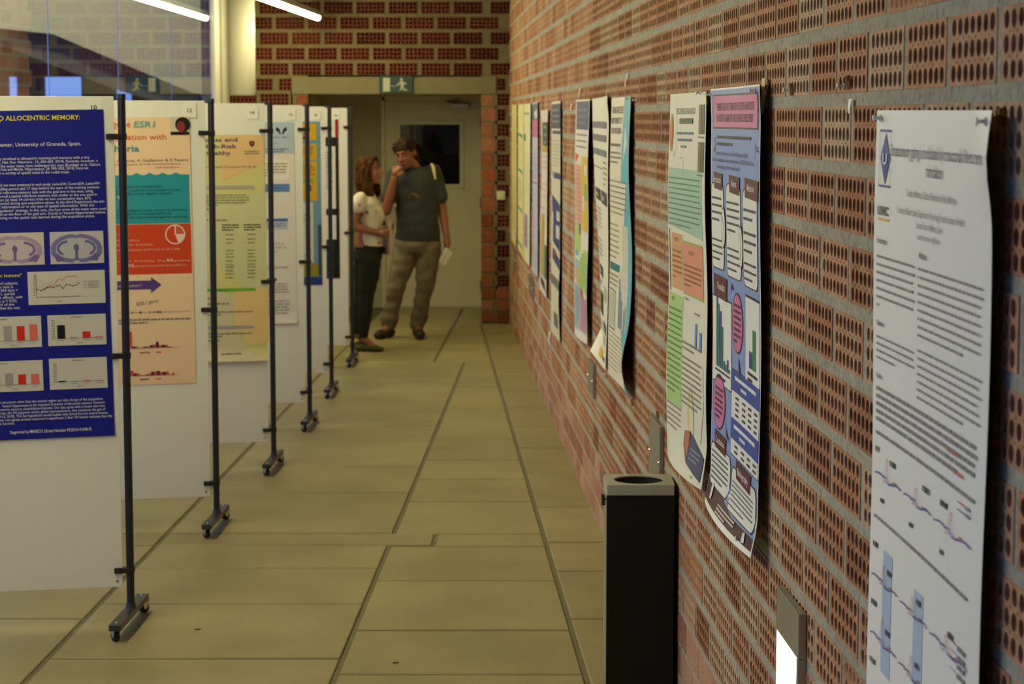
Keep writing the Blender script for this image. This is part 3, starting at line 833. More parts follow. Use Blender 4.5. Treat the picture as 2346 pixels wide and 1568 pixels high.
class Sheet:
    """a paper sheet: P(s, t, off) gives the point s metres from the left edge and t below the top edge, lifted off the paper"""
    def __init__(self, w, h, P, origin):
        self.w, self.h, self.P, self.o = w, h, P, origin
        self.layers = {}
    def mb(self, layer):
        return self.layers.setdefault(layer, MB())
    def _map(self, pts, off):
        return [self.P(p[0], p[1], off) for p in pts]
    def rect(self, s0, t0, s1, t1, col, layer='coloured_field', lift=1, cell=0.04):
        nx = max(1, int(math.ceil(abs(s1-s0)/cell))); ny = max(1, int(math.ceil(abs(t1-t0)/cell)))
        if abs(s1-s0) > self.w*0.99 and abs(t1-t0) > self.h*0.99: nx, ny = 26, 36; lift = 0.6
        pts = []; fs = []
        for j in range(ny+1):
            for i in range(nx+1): pts.append((s0+(s1-s0)*i/nx, t0+(t1-t0)*j/ny))
        for j in range(ny):
            for i in range(nx):
                a = j*(nx+1)+i; fs.append((a, a+nx+1, a+nx+2, a+1))
        self.mb(layer).add(self._map(pts, 0.0005*lift), fs, srgb(*col))
    def _fill(self, pts, col, layer, lift):
        xs = [p[0] for p in pts]; ys = [p[1] for p in pts]
        if max(max(xs)-min(xs), max(ys)-min(ys)) < 0.05:
            self.mb(layer).add(self._map(pts, 0.0005*lift), [tuple(range(len(pts)))], srgb(*col)); return
        bm = bmesh.new()
        bm.faces.new([bm.verts.new((p[0], p[1], 0)) for p in pts])
        bmesh.ops.triangulate(bm, faces=list(bm.faces))
        for _ in range(6):
            es = [e for e in bm.edges if e.calc_length() > 0.045]
            if not es: break
            bmesh.ops.subdivide_edges(bm, edges=es, cuts=1)
            bmesh.ops.triangulate(bm, faces=list(bm.faces))
        bm.verts.index_update()
        v = [(q.co.x, q.co.y) for q in bm.verts]; f = [tuple(q.index for q in g.verts) for g in bm.faces]
        bm.free()
        self.mb(layer).add(self._map(v, 0.0005*lift), f, srgb(*col))
    def poly(self, pts, col, layer='drawing', lift=2):
        clean = [p for i, p in enumerate(pts) if abs(p[0]-pts[i-1][0])+abs(p[1]-pts[i-1][1]) > 1e-7]
        if len(clean) > 2: self._fill(clean, col, layer, lift)
    def ellipse(self, cs, ct, rs, rt, col, layer='drawing', lift=2, n=28):
        self.poly([(cs+rs*math.cos(2*math.pi*k/n), ct+rt*math.sin(2*math.pi*k/n)) for k in range(n)], col, layer, lift)
    def rrect(self, s0, t0, s1, t1, r, col, layer='coloured_field', lift=1):
        pts = []
        for cx, cy, a0 in ((s1-r, t0+r, -90), (s1-r, t1-r, 0), (s0+r, t1-r, 90), (s0+r, t0+r, 180)):
            for k in range(6):
                a = math.radians(a0 + 18*k); pts.append((cx+r*math.cos(a), cy+r*math.sin(a)))
        self._fill(pts, col, layer, lift)
    def line(self, pts, wd, col, layer='drawing', lift=3):
        for (a, b) in zip(pts[:-1], pts[1:]):
            dx, dy = b[0]-a[0], b[1]-a[1]; L = math.hypot(dx, dy) or 1
            nx, ny = -dy/L*wd/2, dx/L*wd/2
            self.mb(layer).add(self._map([(a[0]+nx, a[1]+ny), (b[0]+nx, b[1]+ny), (b[0]-nx, b[1]-ny), (a[0]-nx, a[1]-ny)], 0.0005*lift), [(0, 1, 2, 3)], srgb(*col))
    def text(self, body, s, t, size, col, align='L', width=None, bold=0.0, shear=0.0, layer='lettering', lift=4, rot=0.0):
        v, f = text_arrays(body, bold)
        if not len(v): return
        x0, x1 = v[:, 0].min(), v[:, 0].max()
        kx = size if width is None else width/(x1-x0)
        wd = (x1-x0)*kx
        xs = (v[:, 0]-x0)*kx + v[:, 1]*size*shear; ys = -v[:, 1]*size
        if rot:
            xs, ys = xs*math.cos(rot)-ys*math.sin(rot), xs*math.sin(rot)+ys*math.cos(rot)
        if align == 'R': xs = xs - wd
        elif align == 'C': xs = xs - wd/2
        pts = np.stack([xs+s, ys+t], 1)
        self.mb(layer).add(self._map(pts, 0.0005*lift), f, srgb(*col))
    def lines(self, s0, t0, s1, t1, n, col, fill=0.5, last=0.6, layer='fine_text', lift=4, align='L', word=(0.012, 0.05), seed=0):
        """n lines of small illegible print as word-sized strips"""
        r = random.Random(hash((round(s0, 4), round(t0, 4), n, seed)) & 0xffff)
        lh = (t1-t0)/n
        for i in range(n):
            end = s1 if i < n-1 else s0+(s1-s0)*last
            end -= (s1-s0)*r.uniform(0, 0.06)
            tt = t0+lh*(i+0.25); hh = lh*fill
            x = s0
            while x < end-0.004:
                w = min(r.uniform(*word), end-x)
                pts = [(x, tt), (x+w, tt), (x+w, tt+hh), (x, tt+hh)]
                self.mb(layer).add(self._map(pts, 0.0005*lift), [(0, 3, 2, 1)], srgb(*col))
                x += w+lh*0.28
    def build(self, name, label, group, paper=None, nx=26, ny=36):
        g = MB(); pts = []
        for j in range(ny+1):
            for i in range(nx+1): pts.append(self.P(self.w*i/nx, self.h*j/ny, 0.0))
        fs = []
        for j in range(ny):
            for i in range(nx):
                a = j*(nx+1)+i; fs.append((a, a+nx+1, a+nx+2, a+1))
        back = [self.P(self.w*i/nx, self.h*j/ny, -0.0004) for j in range(ny+1) for i in range(nx+1)]
        N = len(pts)
        edge = [i for i in range(nx+1)] + [j*(nx+1)+nx for j in range(1, ny+1)] + [ny*(nx+1)+i for i in range(nx-1, -1, -1)] + [j*(nx+1) for j in range(ny-1, 0, -1)]
        g.add(pts+back, fs + [tuple(N+q for q in reversed(f)) for f in fs] + [(edge[i], edge[(i+1) % len(edge)], N+edge[(i+1) % len(edge)], N+edge[i]) for i in range(len(edge))])
        o = obj(name, g, paper or M['paper'], origin=self.o)
        tag(o, label, 'poster', group)
        for k, mb in self.layers.items():
            c = obj(k, mesh_from(k, mb, origin=self.o, cols=True), M['ink'], parent=o)
            c['kind'] = 'stuff'
        return o

def wob(s, t, a, k=3.0, ph=0.0): return a*math.sin(k*t+ph)*math.cos(k*0.8*s+ph*0.7)

def panel_sheet(i, w, h, r, ztop, rot=0.0, curl=0.0, base=0.0085):
    """sheet on stand i: r = gap from its right edge to the panel's right edge, ztop = height of its top right corner"""
    bx, by = STANDS[i]; ca, sa = math.cos(PANA), math.sin(PANA)
    def P(s, t, off):
        a = -(w - s)                    # leftwards of the right edge
        dx = a*math.cos(rot) + t*math.sin(rot); dz = a*math.sin(rot) - t*math.cos(rot)
        u = -0.028 - r + dx
        lift = base + abs(wob(s, t, 0.0015, 4, i)) + curl*max(0, (t-h*0.93)/(h*0.07))**2 + off
        return (bx + u*ca + lift*sa, by + u*sa - lift*ca, ztop + dz)
    return Sheet(w, h, P, P(w/2, h/2, 0))

def wall_sheet(TL, TR, BL, BR, w=0.841, h=1.189, lift=None):
    """sheet on the right wall, corners given as (distance, height) of the lifted paper as seen against the wall"""
    if lift:
        fix = lambda c, u, v: (c[0]*(1-(lift(u, v)+0.006)/0.82), c[1] + (CAM_H-c[1])*(lift(u, v)+0.006)/0.82)
        TL, TR, BL, BR = fix(TL, 0, 0), fix(TR, 1, 0), fix(BL, 0, 1), fix(BR, 1, 1)
    def P(s, t, off):
        u, v = s/w, t/h
        y = (TL[0]*(1-u)+TR[0]*u)*(1-v) + (BL[0]*(1-u)+BR[0]*u)*v
        z = (TL[1]*(1-u)+TR[1]*u)*(1-v) + (BL[1]*(1-u)+BR[1]*u)*v
        return tuple(wall_pt(y, z, 0.006 + (lift(u, v) if lift else 0.0) + off))
    return Sheet(w, h, P, P(w/2, h/2, 0))

GS = 'posters pinned on the display stands'
GW = 'posters pinned on the brick wall'
WHITE = (250, 250, 248); INK = (40, 40, 45)

# ------------------------------------------------------------------ stand 1: blue poster
S = panel_sheet(0, 0.841, 1.20, 0.038, 1.919, rot=0.016, curl=0.004)
def q10(x, y):                       # measured on the sheet: 1 unit = 1/620 m, right edge at 241 (top) .. 265 (bottom)
    xr = 241 + (y-248)*0.0324
    return 0.841 - (xr-x)/615.0, (y-248)/620.0
def t10(body, x0, x1, y, sz, col, bold=0.0):
    a = q10(x0, y); b = q10(x1, y)
    S.text(body, a[0], a[1], sz/620.0, col, width=b[0]-a[0], bold=bold)
def r10(x0, y0, x1, y1, col, lift=2, layer='picture_field'):
    a = q10(x0, y0); b = q10(x1, y0); c = q10(x0, y1)
    S.rect(a[0], a[1], b[0], c[1], col, layer=layer, lift=lift, cell=0.2)
BLUE = (14, 24, 138)
S.rect(0, 0, 0.841, 1.20, BLUE)
YEL = (232, 216, 40); PALE = (225, 222, 228)
t10('CONTRIBUTION OF THE HIPPOCAMPUS TO ALLOCENTRIC MEMORY:', -262, 190, 270, 15, YEL, 0.012)
t10('A LESION STUDY IN THE RAT', -190, 18, 281.5, 15, YEL, 0.012)
t10('Institute of Neurosciences, Mind and Brain Research Center, University of Granada, Spain.', -258, 192, 328, 12, PALE, 0.004)
body = [('region is significantly involved in allocentric learning and memory with a tiny', 211, 358), ('(Strange et al., Nat. Rev. Neurosci., 15, 655-669, 2014). Recently, however, a', 229, 366),
        ('conducted in the water maze, have challenged this view (Ruediger et al., Nature', 234, 374.5), ('24; de Hoz and Martin, Hippocampus, 24, 990-1005, 2014). Here we', 208, 382), ('campus on a variety of spatial tasks in the radial maze.', 167, 390),
        ('groups of rats were employed in each study: LesionDH, ControlDH, LesionVH', 232, 417), ('before the handling period and 17 days before the start of the training sessions', 232, 425.5),
        ('learned a spatial reference memory task with the goal arm in the west, using', 218, 434), ('correct rats learned a spatial reference memory task similar to the one used in', 227, 442), ('learning criterion (at least 14 correct trials on two consecutive days, 87%', 214, 450),
        ('spatial task learned during que acquisition phase. In the third Experiment the aim', 243, 458), ('lent to allocentric information or to any type of spatial information. With this', 221, 466), ('tively on a "guidance" strategy. In this case, the four arms of the maze were used', 246, 474.5),
        ('barrier was placed on the floor of the goal arm. Dorsal or Ventral hippocampal lesions', 245, 482.5), ('received retraining on the spatial task learned during the acquisition phase.', 222, 490.5)]
for s, x1, y in body:
    t10(s, x1 - 3.32*len(s), x1, y, 8.6, PALE, 0.004)
    a = q10(-250, y-7); b = q10(x1 - 3.32*len(s) - 4, y-7)
    if b[0]-a[0] > 0.05: S.lines(a[0], a[1]-0.002, b[0], a[1]+0.012, 1, PALE, last=1)
# brain sections
def brain(cx, cy, rx, ry, edge, inner, deep, tilt):
    c = q10(cx, cy)
    k = 1/620.0
    n = 40
    out = []
    for i in range(n):
        t = 2*math.pi*i/n
        x, y = math.cos(t), math.sin(t)
        rr = 1.0 - 0.10*math.exp(-((x)/0.10)**2)*(1 if y < 0 else 2.2) + (0.06*abs(x) if y > 0.3 else 0)
        out.append((c[0]+x*rx*rr*k, c[1]+y*ry*rr*k))
    S.poly(out, edge, 'brain_drawing', 3)
    S.poly([(c[0]+(p[0]-c[0])*0.80, c[1]+(p[1]-c[1])*0.74) for p in out], inner, 'brain_drawing', 4)
    for s in (-1, 1):
        arc = [(c[0]+s*rx*k*(0.30+0.42*math.sin(a)), c[1]-ry*k*(0.48*math.cos(a))) for a in np.linspace(0.1, 2.6, 9)]
        S.line(arc, 0.009, deep, 'brain_drawing', 5)
        S.poly([(c[0]+s*rx*k*0.46, c[1]+ry*k*0.80), (c[0]+s*rx*k*0.72, c[1]+ry*k*0.35), (c[0]+s*rx*k*0.90, c[1]+ry*k*0.42), (c[0]+s*rx*k*0.78, c[1]+ry*k*0.88)], deep, 'brain_drawing', 5)
    S.line([(c[0], c[1]-ry*k*0.2), (c[0], c[1]+ry*k*0.8)], 0.010, deep, 'brain_drawing', 5)
    S.ellipse(c[0], c[1]-ry*k*0.05, 0.010, 0.013, deep, 'brain_drawing', 5, 12)
r10(-12, 522, 109, 595, (205, 196, 190)); brain(46, 560, 60, 32, (168, 150, 188), (198, 184, 196), (128, 98, 170), 0)
r10(122, 522, 240, 595, (196, 190, 196)); brain(181, 560, 57, 33, (120, 116, 172), (184, 182, 196), (104, 100, 160), 0)
r10(-140, 522, -26, 595, (200, 194, 192)); brain(-83, 560, 54, 32, (160, 150, 190), (198, 186, 198), (128, 100, 170), 0)
t10('Experiment 1: "Excitotoxic lesions"', -120, 61, 621, 10, YEL, 0.012)
for s, x1, y in (('than control subjects.', 53, 638), ('that the task is', 42, 646), ('(F 13, 364 days =', 52, 654), ('< 0.0001, partial', 45, 662), ('simple main effects, with', 62, 670), ('control, p = 0.53;', 50, 678), ('analysis of the', 44, 686), ('were worse than the rest.', 57, 694)):
    t10(s, x1-3.5*len(s), x1, y, 9, PALE, 0.004)
    a = q10(-250, y-7); b = q10(x1 - 3.5*len(s) - 4, y-7); S.lines(a[0], a[1]-0.002, b[0], a[1]+0.012, 1, PALE, last=1)
# line chart
r10(73, 611, 243, 686, (206, 202, 198))
AX = (90, 86, 84)
def ln(pts, col, w=0.0016): S.line([q10(*p) for p in pts], w, col, 'chart', 4)
ln([(91, 616), (93, 669), (191, 669)], AX)
xs = [95, 102, 109, 116, 123, 130, 137, 144, 151, 158, 165, 172, 179, 186]
y_b = [651.5, 653.5, 651.5, 647.5, 646, 648, 644, 642.5, 650.5, 641.5, 642.5, 645, 644, 639]
y_r = [651.5, 653.5, 650, 645.5, 643, 642.5, 633, 628, 632, 623.5, 624, 622.5, 624, 627]
y_g = [651.5, 645, 640, 638, 639, 631, 630, 627, 621, 622, 621, 621, 621, 621]
ln(list(zip(xs, y_g)), (190, 184, 180), 0.0011); ln(list(zip(xs, y_r)), (226, 110, 96)); ln(list(zip(xs, y_b)), (50, 46, 48))
for x, y in zip(xs, y_b): c = q10(x, y); S.ellipse(c[0], c[1], 0.0022, 0.0022, (40, 36, 38), 'chart', 5, 8)
for k, col in enumerate(((60, 55, 55), (150, 146, 140), (220, 90, 80), (226, 150, 140))):
    y = 636 + 4.6*k; ln([(196, y), (204, y)], col); a = q10(206, y-2); S.lines(a[0], a[1], a[0]+0.04, a[1]+0.005, 1, (150, 140, 136), last=1)
S.text('DAYS', *q10(138, 681), 0.007, AX); a = q10(78, 665)
for k in range(10):
    c = q10(86, 618+5*k); S.lines(c[0], c[1], c[0]+0.006, c[1]+0.004, 1, AX, last=1)
for x in xs: c = q10(x-1, 672); S.lines(c[0], c[1], c[0]+0.004, c[1]+0.005, 1, AX, last=1)
# bar charts
BARC = [(22, 20, 20), (160, 158, 160), (206, 46, 34), (226, 112, 104)]
def barchart(x0, x1, y0, y1, title, base, cols_x, hs, half):
    r10(x0, y0, x1, y1, (206, 202, 198))
    S.text(title, *q10((x0+x1)/2, y0+7), 0.0075, AX, align='C')
    ln([(max(x0+8, cols_x[0]-14), base), (x1-4, base)], AX, 0.0010)
    for cx, h, col in zip(cols_x, hs, BARC):
        r10(cx-half, base-h, cx+half, base, col, 5, 'chart')
        S.text('Lesion', *q10(cx, base+5), 0.0055, AX, align='C', width=0.022)
    S.text('GROUPS', *q10(sum(cols_x)/4, base+11.5), 0.006, AX, align='C')
    ln([(cols_x[0]-14, base), (cols_x[0]-14.5, y0+11)], AX, 0.0010)
    for k in range(8):
        c = q10(cols_x[0]-20, y0+12+(base-y0-13)*k/7); S.lines(c[0], c[1]-0.002, c[0]+0.006, c[1]+0.003, 1, AX, last=1)
barchart(-68, 102, 711, 782, 'LEARNING', 766, (-1, 28.5, 57, 85), (34, 34, 33, 36), 8.5)
barchart(116, 245, 711, 781, 'RETRAINING', 765, (146, 174, 202, 230), (31, 3.5, 15, 3), 8.5)
barchart(-65, 105, 812, 882, 'LEARNING', 866, (2, 31, 59.5, 88), (25, 26, 23, 23), 8.5)
barchart(119, 247, 810, 881, 'RETRAINING', 864, (149, 176, 204, 232), (2.5, 1.2, 2, 1.2), 8.5)
tail = [('suggest that structures other that the ventral region can take charge of the acquisition,', 239, 908.5), ('Ventral Hippocampus in the long-term formation of allocentric memory. However,', 244, 917), ('allocentric memory consolidation/retrieval. Our data agree with a recent view that', 243, 925),
        ('memories, the VH supports coarse, global representations, that constitute the gist of', 244, 933), ('49-53, 2018). This last hypothesis would explain why dorsal but not ventral lesions', 249, 941), ('clear retrograde amnesia observed in experiment 2 after VH lesions indicates that this', 259, 949)]
for s, x1, y in tail:
    t10(s, x1-2.93*len(s), x1, y, 8.6, PALE, 0.004)
    a = q10(-250, y-7); b = q10(x1 - 2.93*len(s) - 4, y-7); S.lines(a[0], a[1]-0.002, b[0], a[1]+0.012, 1, PALE, last=1)
t10('is involved in this function.', -38, 43, 957, 8.6, PALE, 0.004)
t10('Supported by MINECO (Grant Number PSI2013-41098-P)', 33, 213, 978, 10, PALE, 0.006)
S.build('research_poster', 'dark blue poster with brain sections and bar charts on the nearest stand', GS)

# ------------------------------------------------------------------ stand 2: peach, teal and orange poster
S = panel_sheet(1, 0.841, 1.215, 0.070, 1.893, rot=0.010)
def q12(x, y):
    xr = 438 + (y-267)*0.0199
    return 0.841 - (xr-x)/497.0, (y-267)/497.0
def rr12(x0, y0, x1, y1, col, lift=1, layer='coloured_field'):
    a = q12(x0, y0); b = q12(x1, y0); c = q12(x0, y1); S.rect(a[0], a[1], b[0], c[1], col, layer=layer, lift=lift, cell=0.25)
def t12(body, x0, x1, y, sz, col, bold=0.0, shear=0.0):
    a = q12(x0, y); b = q12(x1, y); S.text(body, a[0], a[1], sz/497.0, col, width=b[0]-a[0], bold=bold, shear=shear)
PEACH = (238, 206, 172); RED = (214, 74, 50); TEAL = (38, 150, 168)
S.rect(0, 0, 0.841, 1.215, PEACH)
t12('Analysis of the gene', 132, 307, 288, 19, RED); t12('ESR1', 314, 360, 289, 19, (90, 168, 172), 0.02, 0.2)
t12('in a transsexual population with', 110, 386, 317, 19, RED); t12('gender dysphoria', 140, 326, 343, 21, TEAL, 0.02)
t12('E Gomez-Gil, MC Almaraz, A Guillamon & E Pasaro', 190, 434, 366, 9, (110, 84, 76))
t12('Hospital Clinic, Barcelona, Espana. E-mail correspondence', 190, 418, 373.5, 6, (130, 100, 90)); t12('rosa.fernandez@udc.es', 361, 415, 381, 6, RED)
rr12(30, 396, 437, 506, TEAL)
zig = [q12(30, 398)]
for k in range(28):
    zig.append(q12(30+14.5*k, 398 if k % 2 else 391))
zig = zig + [q12(437, 398)]
for a, b in zip(zig[:-1], zig[1:]):
    S.poly([a, b, (b[0], zig[0][1]), (a[0], zig[0][1])] if abs(a[1]-b[1]) > 1e-6 else [a, b, (b[0], b[1]+0.001)], TEAL, 'zigzag_edge', 1)
for s, x0, x1, y in (('associated with a small list of genes for transsexualism.', 200, 379, 424), ('This polymorphism could cause a variation in the sensitivity of the', 190, 417, 432.5), ('receptor and thus a modification in the degree of brain', 190, 397, 440),
                     ('complex trait with a polygenic basis, involving intricate', 210, 430, 477.5), ('interactions of multiple genes and polymorphisms.', 210, 398, 485), ('incongruence between the experienced gender and the', 210, 432, 493)):
    t12(s, x0, x1, y, 7.5, (12, 84, 92), 0.004)
rr12(30, 507, 440, 620, (206, 66, 28))
for s, x0, x1, y in (('of the promoter region.', 225, 302, 530), ('polymorphism (Z=-0.601, P=0.0921).', 190, 326, 545), ('rs9340799. (Z=-0.620, P=0.542).', 220, 356, 555), ('the general female population (OR=2.62 (1.23-5.58),', 220, 416, 566),
                     ('population (p2=4.951, P=0.026). The', 200, 383, 592)):
    t12(s, x0, x1, y, 6.5, (240, 190, 160))
t12('A/A', 385, 400, 592, 10, (246, 226, 210), 0.01); t12('genotype was', 402, 438, 592, 6.5, (240, 190, 160)); t12('A/G', 298, 313, 602.5, 10, (246, 226, 210), 0.01); t12('genotype was a protective factor (OR=0.31)', 315, 430, 602.5, 6.5, (240, 190, 160))
c = q12(405, 531); S.ellipse(c[0], c[1], 0.045, 0.045, (240, 226, 210), 'pie_chart', 3, 32); S.ellipse(c[0], c[1], 0.040, 0.040, (206, 66, 28), 'pie_chart', 4, 32)
S.poly([c] + [(c[0]+0.041*math.cos(a), c[1]+0.041*math.sin(a)) for a in np.linspace(0.05, 1.25, 8)], (232, 214, 198), 'pie_chart', 5)
S.line([c, (c[0], c[1]-0.044)], 0.005, (240, 226, 210), 'pie_chart', 6); S.line([(c[0], c[1]), (c[0]+0.042, c[1])], 0.003, (240, 226, 210), 'pie_chart', 6)
for k in range(6): S.line([(c[0]+0.006*k+0.003, c[1]-0.001), (c[0]+0.006*k+0.003, c[1]-math.sqrt(max(0.0001, 0.04**2-(0.006*k)**2))*0.95)], 0.0014, (224, 150, 120), 'pie_chart', 5)
PUR = (84, 62, 128)
S.poly([q12(180, 634), q12(350, 634), q12(350, 626), q12(374, 644.5), q12(350, 663), q12(350, 654), q12(180, 654)], PUR, 'arrow', 2)
t12('the brain a computer?', 210, 329, 648, 11, (206, 190, 214))
S.text('ESR1 gene', *q12(318, 691), 0.022, (120, 104, 96), rot=-0.17, width=0.098, shear=0.25)
S.line([q12(270, 706), q12(437, 706)], 0.0018, (160, 140, 122)); 
for x, w in ((308, 2), (326, 4), (347, 2), (356, 2), (364, 3), (370, 3)):
    a = q12(x-w/2, 703.5); S.rect(a[0], a[1], a[0]+w/497, a[1]+5/497, (52, 40, 38), 'drawing', 4, 1)
S.lines(*q12(200, 719), *q12(440, 733), 2, (140, 124, 132), word=(0.01, 0.04))
DK = (52, 44, 100)
def mini(base, hs1, hs2, x0=303, dx=6.6):
    for k, (a, b) in enumerate(zip(hs1, hs2)):
        p = q12(x0+2*k*dx, base); S.rect(p[0], p[1]-a/497, p[0]+dx/497, p[1], DK, 'chart', 3, 1) if a else None
        p = q12(x0+(2*k+1)*dx, base); S.rect(p[0], p[1]-b/497, p[0]+dx/497, p[1], RED, 'chart', 3, 1) if b else None
    S.line([q12(290, base+0.5), q12(415, base+0.5)], 0.0012, (150, 130, 118), 'chart', 4)
mini(787, (8, 4, 0.5, 3, 6, 13, 6, 2), (38, 4, 2, 3, 7, 5, 6, 1), 294)
mini(850, (5, 6, 1, 2, 8, 10, 7, 1), (12, 6, 1, 4, 9, 7, 8, 4), 296)
for b in (799, 860):
    S.lines(*q12(324, b-4), *q12(346, b+1), 1, (110, 90, 90), last=1); S.lines(*q12(360, b-4), *q12(372, b+1), 1, RED, last=1)
# portrait photograph printed in the corner
rr12(395, 267, 437, 307, (206, 198, 186), 2, 'portrait_photo')
c = q12(421, 282); S.ellipse(c[0]+0.004, c[1]+0.004, 0.034, 0.034, (22, 16, 18), 'portrait_photo', 3, 20); S.ellipse(c[0]-0.004, c[1]+0.014, 0.019, 0.025, (136, 48, 50), 'portrait_photo', 4, 18)
rr12(396, 300, 437, 307, (18, 12, 14), 4, 'portrait_photo')
S.build('research_poster', 'peach poster with teal and orange blocks and a purple arrow', GS)

# ------------------------------------------------------------------ stand 3: olive and orange pastel poster
S = panel_sheet(2, 0.841, 1.21, 0.006, 1.800, rot=0.004, curl=0.02)
def q14(x, y):
    xr = 606 + (y-308)*0.0215
    return 0.841 - (xr-x)/426.0, (y-308)/426.0
OL = (212, 206, 140)
S.rect(0, 0, 0.841, 1.21, OL)
def p14(pts, col, lift=2): S.poly([q14(*p) for p in pts], col, 'coloured_field', lift)
p14([(508, 309), (606, 309), (607, 374), (560, 392), (512, 412), (508, 380)], (226, 190, 140))
p14([(480, 440), (612, 440), (614, 600), (616, 670), (560, 650), (508, 600), (480, 560)], (206, 206, 158))
p14([(545, 660), (617, 655), (620, 780), (575, 790), (545, 740), (538, 700)], (230, 200, 142), 3)
p14([(480, 640), (540, 680), (536, 740), (572, 800), (619, 816), (619, 822), (480, 820)], (214, 202, 170))
for s, x0, x1, y, in (('perceived stress and', 378, 546, 323), ('pregnancy High-Risk', 380, 545, 338), ('women with healthy', 378, 531, 353)):
    S.text(s, q14(x0, y)[0], q14(x0, y)[1], 0.029, (70, 54, 112), width=(x1-x0)/426, bold=0.018)
S.text('M. Romero-Gonzalez, Raquel Gonzalez-Perez &', q14(395, 382)[0], q14(395, 382)[1], 0.016, (116, 96, 80), width=(588-395)/426)
c = q14(579, 328); S.poly([(c[0]-0.014, c[1]-0.014), (c[0]+0.014, c[1]-0.014), (c[0]+0.012, c[1]+0.008), (c[0], c[1]+0.018), (c[0]-0.012, c[1]+0.008)], (66, 30, 34), 'emblem', 4); S.ellipse(c[0], c[1]-0.002, 0.006, 0.008, (178, 92, 50), 'emblem', 5, 10)
S.lines(*q14(563, 343), *q14(598, 353), 2, (140, 116, 98), last=1)
def bar14(x0, x1, y, col):
    p14([(x0, y-4), (x1-8, y-4), (x1, y+3), (x0, y+3)], col, 4)
bar14(440, 588, 427, (178, 170, 158)); bar14(440, 593, 660, (110, 178, 52)); bar14(440, 589, 746, (166, 160, 178))
S.text('RESULTS', *q14(506, 662), 0.012, (56, 88, 40), bold=0.02)
G4 = (150, 142, 100)
S.lines(*q14(400, 441), *q14(578, 470), 5, G4); S.lines(*q14(400, 472), *q14(578, 480), 1, G4); S.lines(*q14(430, 497), *q14(541, 504), 1, G4, last=0.9)
for x in (531, 580):
    S.lines(q14(x-19, 509)[0], q14(x-19, 509)[1], q14(x+20, 509)[0], q14(x, 526)[1], 3, (100, 92, 70), last=0.7)
    for y in (531, 541.5, 550, 567, 575, 582, 591, 599, 605, 613, 620, 629):
        a = q14(x-10, y); S.lines(a[0], a[1], a[0]+0.05, a[1]+0.013, 1, G4, last=0.9)
for (x0, y0, x1, y1, n) in ((410, 675, 552, 682, 1), (410, 687, 530, 703, 2), (410, 707, 592, 719, 2), (410, 757, 586, 769, 2), (410, 772, 587, 779, 1), (511, 803, 594, 810, 1)):
    S.lines(*q14(x0, y0), *q14(x1, y1), n, (140, 128, 104))
S.build('research_poster', 'olive and orange pastel poster curling at its bottom edge', GS)

# ------------------------------------------------------------------ stand 4: pale blue topped white poster
S = panel_sheet(3, 0.80, 1.225, 0.055, 1.865, rot=0.010, curl=0.01)
def q16(x, y):
    xr = 673 + (y-279)*0.033
    return 0.80 - (xr-x)/372.0, (y-279)/372.0
S.rect(0, 0, 0.80, 1.225, (226, 220, 216)); a = q16(400, 279); b = q16(675, 350)
S.rect(0, 0, 0.80, b[1], (176, 194, 216))
c = q16(646, 297); BLK = (24, 22, 26)
for s in (-1, 1):
    S.poly([(c[0]+s*0.004, c[1]+0.018), (c[0]+s*0.012, c[1]-0.006), (c[0]+s*0.030, c[1]-0.020), (c[0]+s*0.034, c[1]+0.002), (c[0]+s*0.018, c[1]+0.010), (c[0]+s*0.008, c[1]+0.030)], BLK, 'emblem', 4)
S.text('UPV   EHU', *q16(626, 315), 0.015, (96, 100, 116), width=0.105); S.lines(*q16(560, 337), *q16(663, 348), 2, (120, 126, 146), last=0.95); S.text('psych"', *q16(624, 328), 0.014, (96, 100, 116))
S.rrect(*q16(500, 364), *q16(666, 408), 0.02, (236, 230, 226), lift=2); S.lines(*q16(560, 369), *q16(662, 402), 5, (176, 158, 122))
for (y0, y1, col, x1) in ((418, 436, (92, 132, 190), 666), (496, 503, (72, 106, 176), 663), (503, 521, (186, 194, 214), 663)):
    S.rect(0.05, q16(0, y0)[1], q16(x1, y0)[0], q16(0, y1)[1], col, lift=2)
S.text('Background', *q16(628, 428), 0.012, (60, 76, 120)); S.lines(*q16(560, 505), *q16(660, 521), 3, (130, 138, 164))
S.lines(*q16(560, 440), *q16(655, 448), 1, (190, 186, 190)); S.lines(*q16(620, 548), *q16(660, 575), 3, (196, 190, 190)); S.lines(*q16(560, 604), *q16(668, 616), 2, (160, 150, 156))
S.rect(0.05, q16(0, 631)[1], q16(639, 631)[0], q16(0, 638)[1], (52, 76, 150), lift=2)
S.lines(*q16(560, 642), *q16(670, 672), 5, (176, 168, 176)); S.lines(*q16(560, 680), *q16(672, 722), 6, (176, 168, 176))
S.build('research_poster', 'white poster with a pale blue head and a black emblem', GS)

# ------------------------------------------------------------------ stand 5: ochre poster with a blue margin
S = panel_sheet(4, 0.80, 1.11, 0.038, 1.865, rot=0.006)
S.rect(0, 0, 0.80, 1.11, (108, 150, 176)); OC = (206, 164, 34)
for t0, t1 in ((0.012, 0.125), (0.150, 0.260), (0.268, 0.535)): S.rect(0.02, t0, 0.775, t1, OC, lift=2)
S.rect(0.62, 0.05, 0.72, 0.12, (62, 40, 34), 'small_photo', 4); S.rect(0.64, 0.055, 0.70, 0.10, (170, 110, 80), 'small_photo', 5)
S.lines(0.45, 0.165, 0.76, 0.25, 5, (150, 112, 40)); S.lines(0.45, 0.285, 0.76, 0.38, 6, (150, 112, 40))
S.rect(0.55, 0.385, 0.75, 0.415, (130, 160, 50), lift=3)
for k in range(5): S.rect(0.50+0.05*k, 0.43+0.05*(k % 2), 0.535+0.05*k, 0.47+0.05*(k % 2), (176, 126, 110) if k % 2 else (96, 66, 100), 'small_photo', 4)
